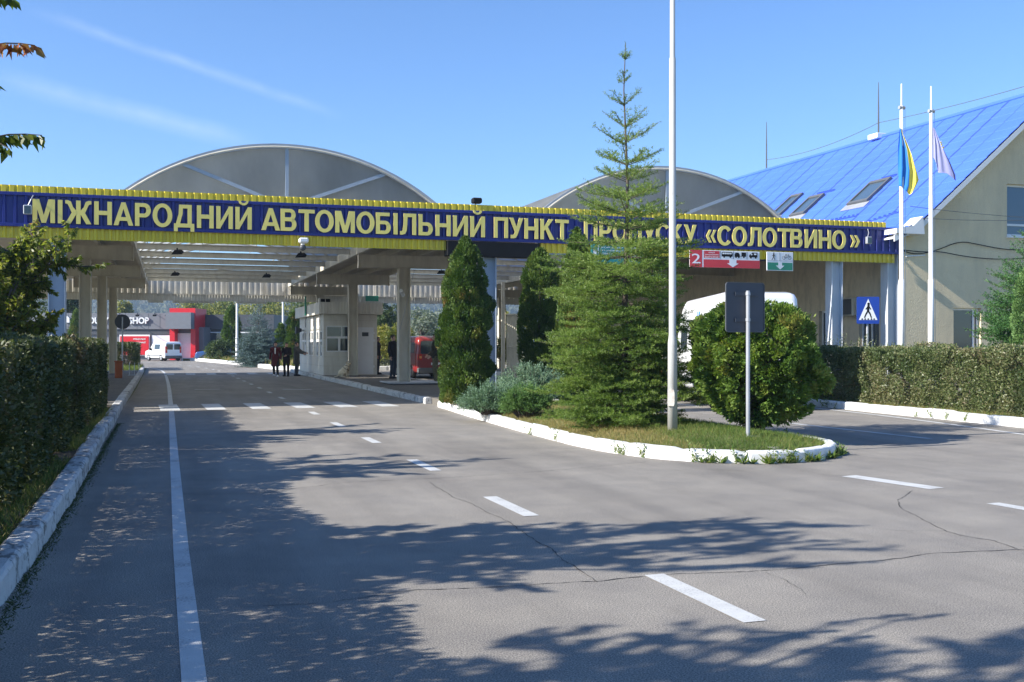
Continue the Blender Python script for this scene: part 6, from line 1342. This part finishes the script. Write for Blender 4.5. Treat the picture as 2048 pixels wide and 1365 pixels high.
def person(label, loc, rz, H=1.7, J=None, coat=None, trousers=None, shoes=None, hair='short', coat_len=.82, face=0, inner=None, hairmat='haird', female=False, cmat2=None):
    """stands on z=0 facing -y; J overrides joints (metres for a 1.70 m figure)"""
    j = dict(hipL=(.09, 0, .90), hipR=(-.09, 0, .90), kneeL=(.095, -.02, .49), kneeR=(-.095, -.02, .49), ankL=(.10, .02, .085), ankR=(-.10, .02, .085), shL=(.185, 0, 1.385), shR=(-.185, 0, 1.385), elL=(.235, .03, 1.10), elR=(-.235, .03, 1.10), wrL=(.245, -.05, .86), wrR=(-.245, -.05, .86), head=(0, -.015, 1.575)); j.update(J or {}); j = {k: Vector(v) for k, v in j.items()}; k_ = H / 1.7
    o = thing('person', label, 'person', (0, 0, 0)); hd = j['head']; fr = Matrix.Rotation(face, 3, 'Z'); fv = lambda x, y, z: hd + fr @ Vector((x, y, z)); sw = .9 if female else 1.0
    b = MB(); b.loft([(0, 0, .86, .15, .10), (0, 0, .95, .165 * (1.05 if female else 1), .115), (0, -.005, 1.08, .135 * sw, .10), (0, -.01, 1.22, .155 * sw, .11), (0, -.005, 1.34, .17 * sw, .105), (0, 0, 1.41, .12 * sw, .08), (hd.x * .3, hd.y * .3, 1.45, .055, .055)])
    b.cap((hd.x * .2, .005 + hd.y * .3, 1.40), hd + Vector((0, .01, -.05)), .055, .05)
    b.ell(hd + Vector((0, .012, .02)), (.075, .092, .105), rot=fr); b.ell(fv(0, -.03, -.045), (.055, .06, .065), rot=fr); b.cap(fv(0, -.085, .012), fv(0, -.103, -.022), .009, .013, 6); b.ell(fv(0, -.083, -.058), (.024, .012, .008), rot=fr)
    for s in (-1, 1): b.ell(fv(s * .078, .012, -.005), (.012, .022, .032), rot=fr); b.ell(fv(s * .032, -.078, .018), (.014, .01, .008), rot=fr)
    for s, c in ((1, 'L'), (-1, 'R')):
        b.cap(j['sh' + c], j['el' + c], .052 * sw, .041 * sw); b.cap(j['el' + c], j['wr' + c], .040 * sw, .028); b.cap((s * .1, 0, 1.38), j['sh' + c], .06, .055)
        b.cap(j['hip' + c], j['knee' + c], .083, .056); b.cap(j['knee' + c], j['ank' + c], .054, .038); b.cap(j['ank' + c] + Vector((0, .03, -.045)), j['ank' + c] + Vector((s * .02, -.13, -.055)), .035, .03)
        f = (j['wr' + c] - j['el' + c]).normalized(); pn = Vector((-s, 0, 0)) if abs(f.x) < .7 else Vector((0, 0, -1)); sd_ = f.cross(pn).normalized(); 
        if sd_.y > 0: sd_ = -sd_
        hand(b, j['wr' + c], f, sd_, pn)
    b.remesh('body', M['skin'], o, .0075, 2)
    for s in (-1, 1): MB().ell(fv(s * .032, -.0865, .018), (.011, .006, .007), 8, 6, rot=fr).build('eye', M['black'], o, True)
    MB().ell(fv(0, -.094, -.058), (.02, .004, .004), 8, 6, rot=fr).build('mouth', pm('lips', (.35, .12, .1)), o, True)
    h = MB()
    for t in range(26):                                                             # hair cap made of many overlapping locks
        a = t * 2.4; e = math.acos(1 - t / 26 * 1.05); n_ = Vector((math.sin(e) * math.cos(a) * .078, math.sin(e) * math.sin(a) * .095, math.cos(e) * .108))
        if n_.y < -.055 and n_.z < .055: continue
        h.ell(hd + fr @ (n_ + Vector((0, .014, .022))), (.026, .03, .022), 8, 6, rot=fr)
    if hair == 'long':
        for s in (-1, -.5, 0, .5, 1): h.cap(fv(s * .07, .05 - abs(s) * .02, .03), fv(s * .09, .07 - abs(s) * .05, -.17), .032, .022)
    if hair == 'bun': h.ell(fv(0, .115, .05), (.04, .04, .04), rot=fr)
    h.remesh('hair', M[hairmat], o, .009, 1)
    t = MB()
    for s, c in ((1, 'L'), (-1, 'R')): t.cap(j['hip' + c] + Vector((0, 0, .03)), j['knee' + c], .105, .073); t.cap(j['knee' + c], j['ank' + c] + Vector((0, 0, .0)), .073, .056)
    t.loft([(0, 0, .84, .16, .12), (0, 0, .95, .178, .128), (0, 0, 1.03, .165, .12)]); t.remesh('trousers', trousers, o, .012, 2)
    c_ = MB(); fl_ = .03 if coat_len < .7 else .0; lo = coat_len
    secs = [(0, .005, lo, .19 + fl_, .145 + fl_), (0, .0, .95, .19, .14), (0, -.005, 1.1, .165 * sw, .125), (0, -.01, 1.24, .185 * sw, .135), (0, -.005, 1.35, .198 * sw, .128), (0, 0, 1.42, .14 * sw, .10), (0, .01, 1.475, .078, .078)]
    c_.loft(secs, 20)
    for s, c in ((1, 'L'), (-1, 'R')): c_.cap((s * .1, 0, 1.375), j['sh' + c], .08, .075); c_.cap(j['sh' + c], j['el' + c], .075 * sw, .06 * sw); c_.cap(j['el' + c], j['el' + c].lerp(j['wr' + c], .93), .06 * sw, .045)
    cm = c_.remesh('coat' if coat_len < .75 else 'jacket', coat, o, .011, 2)
    if inner: MB().hull([(-.035, -.155, 1.42), (.035, -.155, 1.42), (-.02, -.165, 1.12), (.02, -.165, 1.12), (-.03, -.10, 1.42), (.03, -.10, 1.42), (0, -.10, 1.1)]).build('shirt', inner, o)
    for s, c in ((1, 'L'), (-1, 'R')):
        f = MB(); a = j['ank' + c]; f.cap(a + Vector((0, .035, -.035)), a + Vector((s * .02, -.15, -.047)), .048, .036); f.cap(a, a + Vector((0, .01, -.04)), .05, .048); f.box(a.x - .045, a.x + .055, a.y - .17, a.y + .07, a.z - .085, a.z - .06); f.remesh('shoe', shoes, o, .01, 1)
    o.scale = (k_,) * 3; o.location = loc; o.rotation_euler = (0, 0, rz); return o
dk = cloth('black_cloth', (.016, .016, .019)); jean = cloth('dark_denim', (.03, .04, .06))
q = aD(551, 752, 51.2); person('woman in a long dark red coat and white shoes walking towards the viewer', (q[0], q[1], 0), -A + .1, 1.68, dict(kneeL=(.10, -.10, .49), ankL=(.13, -.20, .085), kneeR=(-.09, .03, .48), ankR=(-.09, .20, .12), elR=(-.25, .04, 1.11), wrR=(-.27, -.02, .86), elL=(.25, .04, 1.1), wrL=(.25, -.06, .86)), cloth('maroon_wool', (.085, .010, .014)), dk, M['trim'], 'bun', .50, 0, M['signwhite'], female=True)
q = aD(573, 752, 51.6); person('person in dark jacket and black trousers holding a hand up to the face', (q[0], q[1], 0), -A - .15, 1.66, dict(shR=(-.17, 0, 1.38), elR=(-.22, -.14, 1.16), wrR=(-.05, -.17, 1.42), elL=(.23, .0, 1.12), wrL=(.08, -.17, 1.05), kneeR=(-.09, -.05, .49), ankL=(.11, -.06, .085)), cloth('plum_black', (.022, .014, .02)), dk, dk, 'short', .80, 0, female=True)
q = aD(593, 750, 52.2); person('person in a grey coat and jeans reaching a hand out to the booth window', (q[0], q[1], 0), -A + R(80), 1.68, dict(elL=(.20, -.20, 1.22), wrL=(.14, -.44, 1.16), elR=(-.19, -.18, 1.2), wrR=(-.10, -.38, 1.12)), cloth('grey_wool', (.085, .085, .085)), cloth('grey_jeans', (.07, .085, .11)), dk, 'short', .58, 0)
q = aD(786, 757, 43.6); person('man in black standing half hidden behind the nearest island column', (q[0] , q[1], .16), -A + R(60), 1.80, None, dk, jean, dk, 'short', .84, 0)
q = aD(757, 752, 49.5); person('dark clothed man at the right corner of the booth', (q[0] - .05, q[1], .16), -A + R(80), 1.76, None, dk, jean, dk, 'short', .84, 0)
camo = newmat('camouflage'); h_ = N(camo[1]); camo[1].links.new(h_.ramp(h_.noise(14, 3), [(.36, (.07, .065, .03)), (.47, (.16, .13, .07)), (.55, (.045, .055, .025)), (.66, (.21, .18, .11))]), camo[2].inputs['Base Color']); camo[2].inputs['Roughness'].default_value = .9
q = aD(871, 768, 38.3); person('man in a dark jacket and camouflage trousers beside the columnar thuja', (q[0], q[1], .16), -A + R(-75), 1.80, dict(elL=(.23, -.02, 1.12), wrL=(.20, -.20, .95), elR=(-.23, -.02, 1.12), wrR=(-.18, -.22, .97)), cloth('olive_black', (.03, .03, .022)), camo[0], cloth('tan_boot', (.20, .15, .10)), 'short', .86, 0)
# sitting dog, facing right with the head turned to the door
q = aD(690, 757, 45.2); o = thing('dog', 'pale cream sitting dog in a dark harness beside the booth column', 'dog', (0, 0, 0)); b = MB()
b.ell((-.13, 0, .17), (.19, .15, .17)); b.cap((-.10, 0, .22), (.07, 0, .40), .15, .135); b.cap((.07, 0, .40), (.115, 0, .55), .11, .082); b.ell((.14, 0, .615), (.082, .072, .075)); b.cap((.17, 0, .60), (.255, 0, .585), .048, .036); b.ell((.275, 0, .593), (.018, .022, .016))
for s in (-1, 1):
    b.cap((.09, s * .075, .38), (.10, s * .08, .2), .062, .04); b.cap((.10, s * .08, .2), (.095, s * .08, .05), .038, .03); b.cap((.095, s * .08, .03), (.15, s * .082, .025), .033, .028)
    b.cap((-.14, s * .11, .17), (.02, s * .15, .19), .10, .06); b.cap((.02, s * .15, .19), (-.10, s * .15, .06), .05, .036); b.cap((-.10, s * .15, .035), (.05, s * .155, .03), .036, .03)
    b.cap((.10, s * .06, .665), (.085, s * .085, .59), .024, .030)
b.cap((-.29, 0, .08), (-.42, .03, .03), .035, .025); b.cap((-.42, .03, .03), (-.52, .07, .025), .025, .014)
b.remesh('body', pm('cream_fur', (.68, .57, .40), .9, .12, 7, bump=.5, bscale=45), o, .0095, 2)
MB().ell((.292, 0, .598), (.014, .018, .013), 8, 6).build('nose', M['black'], o, True)
for s in (-1, 1): MB().ell((.2, s * .045, .632), (.009, .007, .009), 8, 6).build('eye', M['black'], o, True)
h = MB()
for (c0, ax_) in (((.055, 0, .375), (.55, .83)), ((.09, 0, .50), (.25, .97))):
    rx_ = .142 if c0[2] < .45 else .098; t_ = Vector((ax_[1], 0, -ax_[0])); pts = [Vector(c0) + t_ * math.cos(a) * rx_ + Vector((0, 1, 0)) * math.sin(a) * rx_ * .98 for a in np.linspace(0, 2 * math.pi, 25)]; h.tube(pts, .011, 6)
h.cap((.13, -.08, .47), (.17, -.09, .32), .012, .012, 6); h.build('harness', dk, o, True)
put(o, q[0], q[1], -A + R(-12), .16)

# ------------------------------------------------------------------ haze between here and the hills
hz = MB().box(-1500, 1300, -30, 1800, -1.2, 84).build('haze', newmat('haze')[0]); tag(hz, kind='stuff')
ht = hz.data.materials[0].node_tree; ht.nodes.remove(ht.nodes['Principled BSDF']); hv_ = ht.nodes.new('ShaderNodeVolumePrincipled'); hv_.inputs['Color'].default_value = (.62, .80, 1, 1); hv_.inputs['Density'].default_value = .00045; hv_.inputs['Anisotropy'].default_value = .2
ht.links.new(hv_.outputs[0], ht.nodes['Material Output'].inputs['Volume'])
